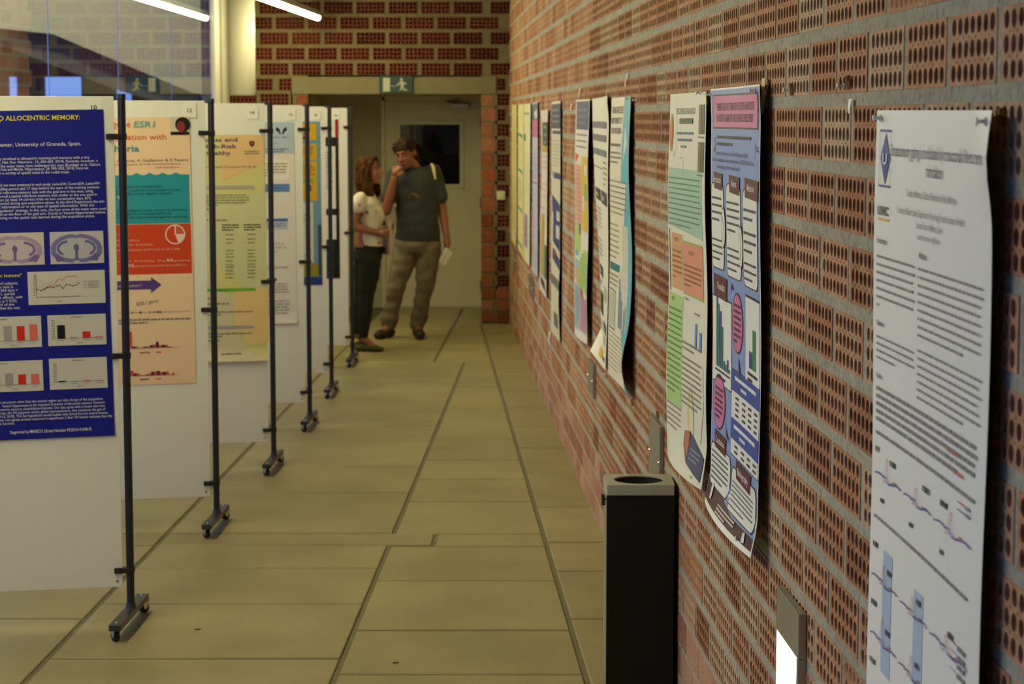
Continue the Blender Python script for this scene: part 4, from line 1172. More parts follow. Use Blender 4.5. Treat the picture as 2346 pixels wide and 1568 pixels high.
S.rect(0.02, 0.545, 0.745, 0.955, (206, 200, 198), lift=2); S.lines(0.45, 0.62, 0.73, 0.70, 4, (150, 146, 150)); S.lines(0.45, 0.90, 0.73, 0.95, 3, (150, 146, 150))
S.rect(0.02, 0.965, 0.775, 1.05, (150, 140, 30), lift=2); S.rect(0, 1.055, 0.80, 1.11, (34, 56, 130), lift=3)
S.rect(0.775, 0.70, 0.80, 1.05, (60, 76, 90), lift=3)
S.build('research_poster', 'ochre and white poster with a steel blue margin and navy foot', GS)

# ------------------------------------------------------------------ stand 6: white poster with black bands
S = panel_sheet(5, 0.80, 1.215, 0.070, 1.88, rot=0.004)
S.rect(0, 0, 0.80, 1.215, (224, 220, 220)); BK = (26, 30, 24)
S.rect(0.775, 0, 0.80, 0.14, (150, 40, 34), lift=3); S.poly([(0.52, 0.045), (0.56, 0.03), (0.60, 0.05), (0.57, 0.07), (0.53, 0.068)], (206, 60, 50), 'emblem', 3); S.lines(0.5, 0.08, 0.75, 0.12, 2, (226, 160, 150))
for t0, t1 in ((0.135, 0.205), (0.68, 0.73), (0.915, 1.215)): S.rect(0, t0, 0.80, t1, BK, lift=2)
S.rect(0.775, 0.2, 0.80, 1.2, BK, lift=2)
S.lines(0.45, 0.24, 0.76, 0.55, 14, (170, 166, 168)); S.rect(0.62, 0.885, 0.66, 0.90, (60, 60, 60), lift=3)
for x, y, c in ((0.60, 0.97, (150, 46, 28)), (0.52, 1.0, (170, 90, 30)), (0.60, 1.05, (168, 50, 26)), (0.50, 1.06, (120, 50, 30))): S.ellipse(x, y, 0.035, 0.022, c, 'small_photo', 4, 14)
S.build('research_poster', 'white poster banded in black with red pictures on the farthest stand', GS)

# ------------------------------------------------------------------ number cards on the panels
for i, num in enumerate(NUMS):
    rr_, zt = ((0.040, 1.961), (0.038, 1.958), (0.035, 1.952), (0.040, 1.945), (0.035, 1.945), (0.058, 1.945))[i]
    Sx = panel_sheet(i, 0.062, 0.068, rr_, zt, rot=0.0 if i else 0.004, base=0.0090 if i else 0.0063)
    Sx.text(num, 0.031, 0.044, 0.026, (70, 66, 62), align='C')
    o = Sx.build('number_card', 'x', 'number cards on the display stands', M['card'], 2, 2)
    o['category'] = 'card'
    o['label'] = ('white number card half hidden behind the blue poster', 'white number card reading twelve beside the portrait photo', 'white number card reading fourteen above the olive pastel poster',
                  'white number card above the pale blue headed poster', 'white number card above the ochre poster', 'white number card above the black banded poster')[i]

# ================================================================== posters on the brick wall
class W:
    """normalised drawing on a wall sheet: u from its left edge, v from its top edge, both 0..1"""
    def __init__(self, TL, TR, BL, BR, lift=None):
        self.S = wall_sheet(TL, TR, BL, BR, lift=lift); self.w = self.S.w; self.h = self.S.h
    def r(self, u0, v0, u1, v1, c, lift=1, layer='coloured_field', cell=0.035): self.S.rect(u0*self.w, v0*self.h, u1*self.w, v1*self.h, c, layer, lift, cell)
    def rr(self, u0, v0, u1, v1, c, lift=2, rad=0.03):
        self.S.rrect(u0*self.w, v0*self.h, u1*self.w, v1*self.h, rad, c, 'white_box', lift)
    def e(self, u, v, ru, rv, c, lift=3, layer='drawing'): self.S.ellipse(u*self.w, v*self.h, ru*self.w, rv*self.h, c, layer, lift)
    def t(self, body, u0, u1, v, size, c, bold=0.0, align=None, lift=6):
        if u1 is None: self.S.text(body, u0*self.w, v*self.h, size, c, bold=bold, lift=lift)
        else: self.S.text(body, u0*self.w, v*self.h, size, c, width=(u1-u0)*self.w, bold=bold, lift=lift)
    def l(self, u0, v0, u1, v1, n, c, fill=0.5, last=0.6, lift=6, word=(0.008, 0.036)): self.S.lines(u0*self.w, v0*self.h, u1*self.w, v1*self.h, n, c, fill, last, lift=lift, word=word)
    def ln(self, pts, wd, c, lift=5, layer='drawing'): self.S.line([(p[0]*self.w, p[1]*self.h) for p in pts], wd, c, layer, lift)
    def p(self, pts, c, lift=3, layer='drawing'): self.S.poly([(p[0]*self.w, p[1]*self.h) for p in pts], c, layer, lift)
    def build(self, label): return self.S.build('research_poster', label, GW, nx=26, ny=36)

# ---- A: white poster, nearest
def liftA(u, v):
    return 0.008 + 0.014*u*u + 0.010*max(0, u-0.85)/0.15*math.exp(-((v-0.06)/0.05)**2) + 0.002*math.sin(9*v+2*u)
P = W((3.86, 1.900), (3.085, 1.897), (3.86, 0.712), (3.075, 0.708), liftA)
P.r(0, 0, 1, 1, (238, 238, 240))
NAVY = (48, 52, 110); GREY = (138, 138, 146)
P.ln([(0.05, 0.030), (0.155, 0.030), (0.155, 0.112), (0.05, 0.112), (0.05, 0.030)], 0.0022, (110, 118, 170))
for a, b in (((0.05, 0.030), (0.155, 0.030)), ((0.05, 0.112), (0.155, 0.112))): P.ln([a, b], 0.004, (66, 82, 160))
P.p([(0.105, 0.033), (0.152, 0.071), (0.105, 0.110), (0.055, 0.071)], (40, 66, 150)); P.t('U', 0.083, 0.128, 0.0795, 0.026, (220, 224, 240), 0.03)
P.t('iUNIC', 0.045, 0.145, 0.155, 0.022, (44, 44, 52), 0.03); P.r(0.045, 0.160, 0.15, 0.164, (224, 190, 40), 3)
P.t('Somatosensory gating is modulated by transcranial direct current', 0.155, 0.965, 0.066, 0.030, (58, 58, 104), 0.006)
P.t('stimulation', 0.49, 0.625, 0.0905, 0.030, (58, 58, 104), 0.006)
P.t('Casandra I. Montoro, Christine Winterholler & Pedro Montoya', 0.32, 0.74, 0.121, 0.018, GREY, 0.006)
P.t('University of Balearic Islands, Department of Psychology, Research Institute of Health', 0.235, 0.80, 0.147, 0.017, GREY, 0.004)
P.t('Sciences, Palma de Mallorca, Spain', 0.41, 0.625, 0.163, 0.017, GREY, 0.004); P.t('casandra.montoro@uib.es', 0.42, 0.61, 0.178, 0.015, GREY)
P.t('Introduction', 0.045, 0.135, 0.198, 0.015, (60, 60, 80), 0.012); P.t('Method', 0.44, 0.50, 0.204, 0.015, (60, 60, 80), 0.012)
P.l(0.045, 0.213, 0.40, 0.298, 7, GREY, 0.31, 0.08); P.t('Objective', 0.045, 0.115, 0.322, 0.014, (60, 60, 80), 0.012); P.l(0.045, 0.335, 0.40, 0.377, 4, GREY, 0.31, 0.5)
P.l(0.43, 0.214, 0.955, 0.318, 9, GREY, 0.31, 0.75); P.l(0.43, 0.328, 0.955, 0.405, 7, GREY, 0.31, 0.75)
P.t('Results', 0.045, 0.095, 0.402, 0.014, (60, 60, 80), 0.012); P.l(0.045, 0.412, 0.955, 0.470, 5, GREY, 0.5, 0.85)
P.l(0.70, 0.4375, 0.80, 0.4475, 1, (196, 120, 126), 0.5, 1.0, lift=7); P.l(0.76, 0.4605, 0.84, 0.470, 1, (196, 120, 126), 0.5, 1.0, lift=7)
P.l(0.045, 0.480, 0.94, 0.4905, 1, GREY, 0.5, 1.0)
def erp(u0, u1, v, amp, pk):
    n = 44; red = []; blu = []
    r = random.Random(int(u0*1000)+int(v*1000))
    for i in range(n+1):
        x = i/n
        b = 0.16*math.sin(9*x)+r.uniform(-0.06, 0.06)+0.5*math.exp(-((x-0.40)/0.07)**2)*0.5
        q = b + pk*math.exp(-((x-0.46)/0.05)**2) - 0.45*math.exp(-((x-0.35)/0.03)**2) + 0.35*math.exp(-((x-0.72)/0.06)**2)*pk*0.4
        blu.append((u0+(u1-u0)*x, v-amp*b)); red.append((u0+(u1-u0)*x, v-amp*q))
    P.ln(red, 0.0020, (190, 90, 100), 6); P.ln(blu, 0.0026, (76, 96, 176), 7)
for k, (u0, u1) in enumerate(((0.045, 0.30), (0.33, 0.58), (0.61, 0.92))):
    erp(u0, u1, 0.548, 0.020, (1.7, 1.2, 1.4)[k]); P.l((0.19, 0.50, 0.0)[k] if k < 2 else 0.66, 0.512, ((0.24, 0.56, 0.0)[k] if k < 2 else 0.72), 0.522, 1, (70, 74, 84), 0.8, 1.0)
    P.ln([(u0+(u1-u0)*0.4, 0.50), (u0+(u1-u0)*0.4, 0.60)], 0.0008, (208, 208, 214), 3)
    P.l(u0+0.06, 0.578, u0+0.09, 0.586, 1, (70, 74, 84), 0.8, 1.0)
P.l(0.045, 0.504, 0.075, 0.514, 1, (70, 74, 84), 0.8, 1.0)
P.ln([(0.80, 0.500), (0.86, 0.500)], 0.002, (190, 80, 90)); P.ln([(0.80, 0.510), (0.86, 0.510)], 0.002, (90, 110, 180)); P.l(0.865, 0.496, 0.90, 0.514, 2, GREY, 0.5, 1)
P.l(0.045, 0.609, 0.93, 0.6185, 1, GREY, 0.5, 1.0)
for (u0, u1, v0, v1) in ((0.145, 0.235, 0.655, 0.840), (0.45, 0.535, 0.668, 0.860)): P.r(u0, v0, u1, v1, (176, 196, 226), 2)
for v, pk in ((0.705, 1.5), (0.795, 1.9), (0.885, 1.2)):
    for k, (u0, u1) in enumerate(((0.045, 0.30), (0.33, 0.58), (0.61, 0.92))): erp(u0, u1, v, 0.020, pk*(1.0, 0.8, 0.7)[k]); P.l(u0+0.27*(k > 0)*0.4, v-0.055, u0+0.05, v-0.045, 1, (70, 74, 84), 0.8, 1.0); P.l(u0+0.15, v-0.03, u0+0.19, v-0.02, 1, (70, 74, 84), 0.8, 1.0)
for k in range(4): P.ln([(0.78, 0.685+0.012*k), (0.83, 0.685+0.012*k)], 0.0018, ((190, 80, 90), (206, 150, 156), (150, 160, 200), (176, 186, 210))[k]); P.l(0.84, 0.681+0.012*k, 0.90, 0.690+0.012*k, 1, GREY, 0.7, 1)
P.l(0.045, 0.93, 0.95, 0.985, 4, GREY, 0.5, 0.8)
P.build('white poster with thin line graphs, nearest on the brick wall')

# ---- B: blue poster with pink title
def liftB(u, v): return 0.022*max(0, (v-0.88)/0.12)**2*4*u*(1-u) + 0.006 + 0.014*u*u + 0.010*math.exp(-(v/0.05)**2)*abs(u-0.45) + 0.016*max(0, v-0.93)/0.07 + 0.003*math.sin(8*v)
P = W((6.075, 1.968), (5.205, 1.968), (6.12, 0.782), (5.26, 0.792), liftB)
PB = (128, 152, 214); MAR = (88, 28, 48); PINK = (204, 112, 170); DK = (44, 40, 56)
P.r(0, 0, 1, 1, (236, 236, 238)); P.r(0.012, 0.004, 0.988, 0.965, PB, 1.5)
P.p([(0.06, 0.014), (0.97, 0.016), (0.985, 0.03), (0.965, 0.095), (0.05, 0.095), (0.045, 0.05)], (70, 26, 46), 3); P.p([(0.07, 0.018), (0.955, 0.020), (0.968, 0.033), (0.95, 0.091), (0.06, 0.091), (0.058, 0.05)], PINK, 4)
P.t('PREMATURE AND TERM-BORN CHILDREN: ANALYSIS OF', 0.14, 0.90, 0.0525, 0.030, (70, 34, 60), 0.010); P.t('VISUOSPATIAL MEMORY AND GENERAL DEVELOPMENT', 0.13, 0.88, 0.0785, 0.030, (70, 34, 60), 0.010)
for s, u0, u1, v in (('Laboratory of Neuroscience, Department of Psychology, Jaen (Spain) (1).', 0.12, 0.80, 0.156), ('Centre of Investigation in Neurosciences Andalucia (UGR) (2), Pediatric Clinic', 0.05, 0.90, 0.172), ('of Neonatology, University Hospital Jaen (3)', 0.14, 0.62, 0.188)): P.t(s, u0, u1, v, 0.016, DK, 0.004)
P.l(0.14, 0.108, 0.84, 0.120, 1, DK, 0.55, 1.0); P.l(0.14, 0.124, 0.46, 0.136, 1, DK, 0.55, 1.0)
P.ln([(0.91, 0.123), (0.93, 0.138), (0.985, 0.141)], 0.004, DK); P.ln([(0.93, 0.138), (0.91, 0.158)], 0.004, DK); P.t('Thurstone', 0.915, 0.985, 0.135, 0.012, DK)
P.ln([(0.09, 0.115), (0.10, 0.14), (0.075, 0.15)], 0.006, DK)
def bub(u0, v0, u1, v1): P.rr(u0-0.012, v0-0.003, u1+0.012, v1+0.003, DK, 3, 0.034); P.rr(u0, v0, u1, v1, (226, 226, 228), 4, 0.032)
bub(0.02, 0.225, 0.27, 0.425); bub(0.335, 0.222, 0.625, 0.432); bub(0.68, 0.226, 0.955, 0.436)
def flag(s, u0, v0, u1, v1, tu0, tu1, tv, sz=0.026):
    P.p([(u0, v0), (u1+0.01, v0+0.003), (u1, v1), (u0+0.01, v1-0.004)], MAR, 6); P.t(s, tu0, tu1, tv, sz, (226, 214, 218), 0.012, lift=8)
flag('Introduction', 0.08, 0.197, 0.25, 0.240, 0.09, 0.24, 0.222); flag('Aims', 0.40, 0.199, 0.61, 0.243, 0.45, 0.56, 0.225); flag('Method', 0.72, 0.200, 0.98, 0.247, 0.78, 0.92, 0.228)
for (u0, u1, v0, v1, n) in ((0.04, 0.25, 0.252, 0.32, 4), (0.04, 0.25, 0.352, 0.412, 4), (0.355, 0.61, 0.256, 0.335, 5), (0.355, 0.61, 0.362, 0.424, 4), (0.70, 0.94, 0.262, 0.30, 2), (0.70, 0.94, 0.312, 0.37, 3), (0.70, 0.94, 0.38, 0.43, 3)): P.l(u0, v0, u1, v1, n, (84, 82, 94), 0.32, 0.7, lift=7, word=(0.02, 0.07))
for u, v in ((0.275, 0.325), (0.635, 0.356)): P.e(u, v, 0.045, 0.048, DK, 6); P.e(u, v, 0.037, 0.044, (232, 232, 232), 7); P.ln([(u-0.01, v-0.03), (u+0.012, v), (u-0.01, v+0.03)], 0.004, (150, 90, 110), 9)
P.r(0.02, 0.492, 0.42, 0.70, DK, 2); P.r(0.012, 0.496, 0.41, 0.697, (228, 228, 230), 3); flag('Results', 0.05, 0.440, 0.32, 0.497, 0.14, 0.29, 0.474, 0.028)
for k, (b, g) in enumerate(((0.165, 0.15), (0.135, 0.10), (0.022, 0.016), (0.03, 0.010))):
    u = 0.10+0.075*k; P.r(u, 0.66-b, u+0.03, 0.66, (40, 66, 150), 5, 'chart', 1); P.r(u+0.032, 0.66-g, u+0.062, 0.66, (32, 130, 76), 5, 'chart', 1)
P.l(0.08, 0.664, 0.39, 0.672, 1, DK, 0.6, 1); P.l(0.12, 0.678, 0.30, 0.688, 1, DK, 0.6, 1)
P.p([(0.40, 0.475), (0.43, 0.445), (0.47, 0.462), (0.43, 0.458)], DK, 5)
P.r(0.70, 0.455, 0.985, 0.655, DK, 2); P.r(0.705, 0.461, 0.985, 0.650, (228, 228, 230), 3); P.r(0.78, 0.575, 0.84, 0.612, (40, 66, 150), 5, 'chart', 1); P.r(0.85, 0.525, 0.91, 0.612, (32, 130, 76), 5, 'chart', 1); P.l(0.76, 0.618, 0.95, 0.644, 2, DK, 0.5, 0.5)
P.rr(0.43, 0.463, 0.655, 0.600, DK, 4, 0.085); P.rr(0.442, 0.467, 0.645, 0.596, PINK, 5, 0.080); P.l(0.47, 0.485, 0.62, 0.58, 7, (96, 44, 84), 0.5, 0.5)
P.p([(0.56, 0.605), (0.60, 0.63), (0.62, 0.672), (0.57, 0.64)], DK, 5)
P.e(0.17, 0.742, 0.135, 0.066, DK, 4); P.e(0.17, 0.742, 0.125, 0.062, PINK, 5); P.l(0.09, 0.705, 0.26, 0.785, 6, (96, 44, 84), 0.5, 0.6)
P.p([(0.30, 0.755), (0.335, 0.79), (0.40, 0.815), (0.34, 0.808)], DK, 5)
P.r(0.42, 0.640, 0.99, 0.838, DK, 2); P.r(0.43, 0.642, 0.99, 0.835, (226, 226, 230), 3)
for v in (0.642, 0.752): P.r(0.43, v, 0.99, v+0.048, (40, 72, 168), 4); P.l(0.50, v+0.008, 0.94, v+0.022, 1, (220, 224, 240), 0.6, 1, word=(0.05, 0.09)); P.l(0.62, v+0.026, 0.74, v+0.038, 1, (220, 224, 240), 0.6, 1)
for v0 in (0.696, 0.806):
    for k in range(4 if v0 < 0.7 else 2):
        for u in (0.52, 0.66, 0.78, 0.90): P.l(u, v0+0.013*k, u+0.06, v0+0.013*k+0.010, 1, (70, 68, 84), 0.55, 1, word=(0.02, 0.04))
bub(0.02, 0.850, 0.44, 0.945); bub(0.475, 0.862, 0.97, 0.955)
flag('Conclusions', 0.10, 0.812, 0.335, 0.858, 0.13, 0.31, 0.840, 0.026); flag('Bibliography', 0.56, 0.838, 0.86, 0.884, 0.60, 0.82, 0.868, 0.028)
P.l(0.05, 0.862, 0.41, 0.938, 6, (96, 94, 106), 0.32, 0.7, lift=8); P.l(0.50, 0.888, 0.94, 0.95, 6, (116, 114, 126), 0.32, 0.7, lift=8)
P.p([(0.012, 0.905), (0.10, 0.93), (0.47, 0.955), (0.60, 0.963), (0.988, 0.962), (0.988, 0.988), (0.012, 0.988)], (72, 36, 46), 2.2); P.l(0.35, 0.962, 0.72, 0.985, 3, (206, 196, 198), 0.5, 0.6, lift=8); P.p([(0.12, 0.945), (0.16, 0.938), (0.18, 0.972), (0.14, 0.976)], (226, 220, 220), 8); P.p([(0.85, 0.965), (0.88, 0.962), (0.90, 0.982), (0.86, 0.985)], (226, 220, 220), 8)
P.build('blue poster with a pink title banner and maroon flags')

# ---- C: grey-white poster with green, orange and teal boxes
def liftC(u, v): return 0.026*max(0, (v-0.86)/0.14)**2*4*u*(1-u) + 0.004 + 0.010*u*u + 0.006*math.sin(6*v)**2 + 0.020*max(0, v-0.9)/0.1*(u)
P = W((7.05, 1.964), (6.17, 1.963), (7.06, 0.780), (6.20, 0.800), liftC)
P.r(0, 0, 1, 1, (222, 220, 212))
P.e(0.07, 0.105, 0.055, 0.052, (176, 146, 70)); P.e(0.07, 0.105, 0.044, 0.042, (190, 70, 50), 4); P.r(0.06, 0.065, 0.08, 0.145, (216, 180, 90), 5, 'drawing')
P.t('EFFECT OF STRESS IN ETHANOL-INDUCED', 0.20, 0.72, 0.055, 0.026, (64, 92, 72), 0.012); P.l(0.30, 0.062, 0.68, 0.080, 1, (64, 92, 72), 0.8, 1.0, word=(0.03, 0.09))
P.l(0.24, 0.10, 0.70, 0.111, 1, (90, 104, 150), 0.6, 1); P.l(0.26, 0.118, 0.66, 0.129, 1, (90, 104, 150), 0.6, 1); P.l(0.36, 0.136, 0.50, 0.146, 1, (90, 104, 150), 0.6, 1)
P.ln([(0.20, 0.01), (0.22, 0.15), (0.17, 0.17), (0.13, 0.15)], 0.004, (176, 172, 164)); P.ln([(0.32, 0.02), (0.36, 0.17), (0.32, 0.175)], 0.003, (180, 176, 168)); P.ln([(0.42, 0.17), (0.43, 0.215)], 0.005, (166, 162, 156))
for v0, v1 in ((0.033, 0.108), (0.128, 0.205)): P.r(0.82, v0, 0.895, v1, (120, 100, 66), 3, 'small_photo'); P.r(0.90, v0, 0.975, v1, (70, 78, 74), 3, 'small_photo'); P.l(0.82, v1+0.004, 0.97, v1+0.012, 1, (130, 126, 120), 0.5, 1)
P.p([(0.02, 0.20), (0.92, 0.203), (0.93, 0.378), (0.0, 0.358)], (160, 196, 182), 2); P.l(0.04, 0.222, 0.90, 0.362, 10, (112, 140, 130), 0.26, 0.7)
P.r(0.10, 0.378, 0.385, 0.530, (212, 158, 120), 2); P.r(0.40, 0.392, 0.925, 0.535, (150, 180, 90), 2); P.r(0.41, 0.397, 0.915, 0.530, (218, 146, 126), 3)
P.t('SUBJECTS', 0.18, 0.29, 0.398, 0.016, (120, 90, 70)); P.t('RESULTS', 0.57, 0.70, 0.425, 0.018, (130, 84, 76)); P.l(0.12, 0.42, 0.36, 0.505, 6, (160, 110, 86), 0.35, 0.4); P.l(0.43, 0.45, 0.89, 0.515, 5, (160, 98, 84), 0.35, 0.4)
P.ln([(0.045, 0.37), (0.06, 0.54)], 0.016, (128, 124, 122), 3); P.r(0.02, 0.545, 0.40, 0.85, (168, 206, 138), 2); P.t('METHOD', 0.10, 0.18, 0.565, 0.018, (96, 130, 84)); P.l(0.03, 0.58, 0.38, 0.82, 15, (112, 148, 96), 0.34, 0.6)
P.t('Results 1', 0.45, 0.56, 0.548, 0.014, (90, 90, 96), 0.01)
P.r(0.72, 0.598, 0.765, 0.665, (96, 140, 206), 4, 'chart'); P.r(0.83, 0.615, 0.885, 0.665, (96, 140, 206), 4, 'chart'); P.l(0.70, 0.568, 0.82, 0.578, 1, (130, 130, 130), 0.5, 1); P.l(0.42, 0.655, 0.90, 0.685, 2, (140, 138, 134), 0.4, 0.6)
P.l(0.42, 0.695, 0.90, 0.83, 9, (136, 132, 128), 0.36, 0.8); P.l(0.03, 0.845, 0.40, 0.92, 5, (150, 146, 152), 0.36, 0.7)
P.e(0.63, 0.855, 0.075, 0.085, (216, 206, 150), 3); P.e(0.66, 0.86, 0.05, 0.075, (226, 218, 180), 4); P.ln([(0.93, 0.70), (0.95, 0.80), (0.86, 0.90)], 0.008, (196, 192, 184), 3)
P.p([(0.50, 0.895), (0.64, 0.885), (0.98, 0.925), (0.97, 0.985), (0.66, 0.965), (0.52, 0.93)], (66, 70, 112), 5); P.p([(0.50, 0.895), (0.63, 0.886), (0.66, 0.955), (0.53, 0.93)], (176, 110, 84), 6)
P.l(0.70, 0.92, 0.93, 0.955, 3, (140, 144, 176), 0.4, 0.8, lift=8)
P.build('greyish poster with teal, orange and green text boxes')

# ---- D: white poster with a cyan band
def liftD(u, v): return 0.006 + 0.012*math.sin(5.0*v+0.4)**2*(0.4+0.6*u) + 0.03*max(0, u-0.7)/0.3*math.exp(-((v-0.9)/0.10)**2)
P = W((9.21, 1.972), (8.365, 1.972), (9.32, 0.775), (8.43, 0.785), liftD)
P.r(0, 0, 1, 1, (228, 222, 206)); CY = (96, 178, 200)
P.p([(0.70, 0.0), (1, 0), (1, 0.30), (0.60, 0.29), (0.66, 0.12)], CY, 2); P.p([(0.86, 0.29), (1, 0.29), (1, 1.0), (0.80, 1.0), (0.62, 0.80), (0.62, 0.68), (0.88, 0.70), (0.88, 0.53), (0.66, 0.51), (0.66, 0.46), (0.88, 0.47)], CY, 2)
P.p([(0.80, 0.10), (0.92, 0.16), (0.72, 0.22)], (206, 220, 222), 3)
P.t('TRAINING AND SLEEP', 0.06, 0.66, 0.055, 0.040, (70, 66, 62), 0.02); P.t('IMPROVEMENT OF', 0.06, 0.62, 0.090, 0.034, (70, 66, 62), 0.02); P.t('SPATIAL PROCESSING', 0.06, 0.60, 0.125, 0.034, (70, 66, 62), 0.02)
P.l(0.05, 0.155, 0.60, 0.175, 1, (110, 104, 92), 0.5, 1); P.l(0.04, 0.185, 0.60, 0.235, 3, (140, 132, 116), 0.4, 0.8); P.l(0.03, 0.285, 0.88, 0.415, 7, (150, 142, 124), 0.28, 0.8); P.l(0.03, 0.44, 0.45, 0.575, 7, (156, 148, 130), 0.28, 0.7)
P.r(0.03, 0.585, 0.48, 0.612, (36, 126, 122), 3); P.l(0.04, 0.62, 0.46, 0.67, 3, (150, 142, 126), 0.4, 0.8); P.r(0.60, 0.44, 0.86, 0.66, (206, 204, 200), 3); P.r(0.45, 0.60, 0.86, 0.80, (214, 210, 202), 3)
P.ln([(0.06, 0.68), (0.34, 0.685), (0.34, 0.82), (0.06, 0.82), (0.06, 0.68)], 0.006, (110, 104, 96)); P.r(0.08, 0.69, 0.32, 0.81, (196, 192, 184), 3)
for k, (h0, c) in enumerate(((0.17, (60, 110, 150)), (0.13, (70, 130, 170)), (0.10, (60, 90, 140)), (0.075, (60, 140, 200)), (0.09, (104, 180, 130)))): P.r(0.50+0.06*k+(0.05 if k > 2 else 0), 0.80-h0, 0.53+0.06*k+(0.05 if k > 2 else 0), 0.80, c, 5, 'chart')
P.l(0.05, 0.83, 0.80, 0.97, 9, (160, 152, 136), 0.22, 0.6)
P.build('white poster with a bright cyan band down its right side')

# ---- E: white poster with black heading blocks
def liftE(u, v): return 0.005 + 0.030*max(0, u-0.6)*math.exp(-(v/0.06)**2) + 0.05*max(0, v-0.92)/0.08*(1-u) + 0.004*math.sin(7*v)
P = W((10.245, 1.978), (9.44, 1.985), (10.32, 0.765), (9.46, 0.768), liftE)
P.r(0, 0, 1, 1, (232, 228, 216))
for v in (0.085, 0.135, 0.19): P.l(0.05, v, 0.90, v+0.03, 1, (126, 124, 136), 0.85, 1.0, word=(0.06, 0.2))
P.l(0.70, 0.235, 0.95, 0.335, 5, (140, 136, 132), 0.35, 0.7); P.l(0.05, 0.265, 0.70, 0.275, 1, (150, 146, 140), 0.6, 1)
for u0, u1, v0, v1 in ((0.06, 0.46, 0.355, 0.400), (0.52, 0.94, 0.353, 0.402), (0.08, 0.46, 0.655, 0.695), (0.52, 0.90, 0.845, 0.880)): P.r(u0, v0, u1, v1, (58, 60, 66), 3); P.l(u0+0.06, v0+0.012, u0+0.24, v1-0.012, 1, (196, 196, 200), 0.7, 1)
P.l(0.05, 0.425, 0.45, 0.53, 6, (156, 152, 148), 0.35, 0.3); P.l(0.05, 0.545, 0.45, 0.64, 5, (156, 152, 148), 0.35, 0.3); P.r(0.10, 0.715, 0.20, 0.735, (60, 70, 150), 3)
for k in range(3): P.r(0.08+0.14*k, 0.755, 0.18+0.14*k, 0.84, (66, 60, 54), 3)
P.l(0.52, 0.71, 0.94, 0.77, 4, (150, 146, 140), 0.35, 0.7); P.l(0.05, 0.865, 0.46, 0.90, 3, (150, 146, 156), 0.35, 0.7); P.l(0.52, 0.89, 0.94, 0.93, 4, (150, 140, 120), 0.35, 0.7)
P.r(0.46, 0.945, 0.72, 0.98, (222, 180, 40), 4); P.l(0.78, 0.955, 0.92, 0.975, 1, (80, 84, 140), 0.8, 1)
P.build('white poster with black heading blocks, lifting at its lower corner')

# ---- F: colourful poster
def liftF(u, v): return 0.022*max(0, (v-0.88)/0.12)**2*4*u*(1-u) + 0.006 + 0.006*math.sin(6*v)**2 + 0.012*u*u
P = W((11.305, 1.983), (10.41, 1.980), (11.35, 0.765), (10.50, 0.775), liftF)
P.r(0, 0, 1, 1, (226, 222, 216)); P.r(0.06, 0.008, 0.97, 0.125, (76, 84, 128), 2); P.l(0.18, 0.03, 0.90, 0.11, 3, (126, 132, 168), 0.5, 0.8)
for v in (0.14, 0.165, 0.19): P.l(0.12, v, 0.90, v+0.014, 1, (140, 140, 156), 0.5, 1)
P.p([(0.05, 0.225), (0.32, 0.235), (0.06, 0.27)], (226, 96, 76), 3); P.r(0.05, 0.275, 0.46, 0.525, (228, 168, 150), 2); P.l(0.08, 0.29, 0.44, 0.52, 12, (206, 146, 130), 0.3, 0.7)
P.r(0.50, 0.235, 0.97, 0.545, (222, 190, 70), 2); P.r(0.74, 0.27, 0.93, 0.31, (228, 224, 214), 3); P.r(0.72, 0.345, 0.90, 0.415, (130, 176, 80), 3); P.r(0.55, 0.40, 0.72, 0.46, (230, 222, 196), 3)
P.r(0.05, 0.525, 0.40, 0.645, (176, 206, 110), 2); P.r(0.28, 0.525, 0.40, 0.57, (110, 96, 80), 3); P.r(0.05, 0.645, 0.28, 0.665, (90, 182, 196), 2); P.r(0.05, 0.68, 0.34, 0.77, (170, 186, 208), 2)
P.p([(0.36, 0.69), (0.55, 0.70), (0.70, 0.62), (0.97, 0.625), (0.97, 0.80), (0.36, 0.785)], (172, 206, 120), 2); P.r(0.16, 0.72, 0.34, 0.785, (226, 180, 110), 3); P.l(0.45, 0.64, 0.90, 0.78, 8, (150, 178, 110), 0.3, 0.7)
P.r(0.05, 0.79, 0.46, 0.975, (160, 182, 204), 2); P.p([(0.50, 0.785), (0.70, 0.80), (0.72, 0.83), (0.52, 0.82)], (206, 70, 80), 4); P.r(0.50, 0.82, 0.97, 0.965, (196, 144, 184), 2); P.l(0.08, 0.80, 0.44, 0.96, 9, (134, 158, 184), 0.3, 0.7); P.l(0.53, 0.835, 0.93, 0.95, 7, (176, 120, 164), 0.3, 0.7)
P.build('colourful poster patched in yellow, salmon, green and mauve')

# ---- G: long navy and white poster with a grey foot
def liftG(u, v): return 0.4*(0.006 + 0.012*u*u + 0.02*math.exp(-((v-0.82)/0.12)**2)*u)
P = W((13.40, 1.990), (12.575, 1.990), (13.44, 0.555), (12.60, 0.565), liftG)
P.r(0, 0, 1, 1, (216, 212, 194)); P.r(0.02, 0.012, 1, 0.115, (66, 72, 106), 2)
for v in (0.03, 0.055, 0.078): P.l(0.12, v, 0.9, v+0.014, 1, (150, 154, 180), 0.6, 1)
P.r(0.10, 0.124, 1, 0.138, (74, 80, 116), 2); P.r(0.35, 0.30, 0.98, 0.325, (58, 72, 124), 3); P.ln([(0.15, 0.30), (0.40, 0.33)], 0.012, (58, 72, 124)); P.l(0.15, 0.16, 0.9, 0.28, 8, (176, 172, 158), 0.3, 0.8)
P.p([(0.10, 0.40), (0.98, 0.43), (0.98, 0.455), (0.78, 0.455), (0.70, 0.49), (0.50, 0.49), (0.48, 0.53), (0.45, 0.57), (0.98, 0.58), (0.98, 0.625), (0.20, 0.60), (0.24, 0.48), (0.12, 0.47)], (50, 66, 124), 3)
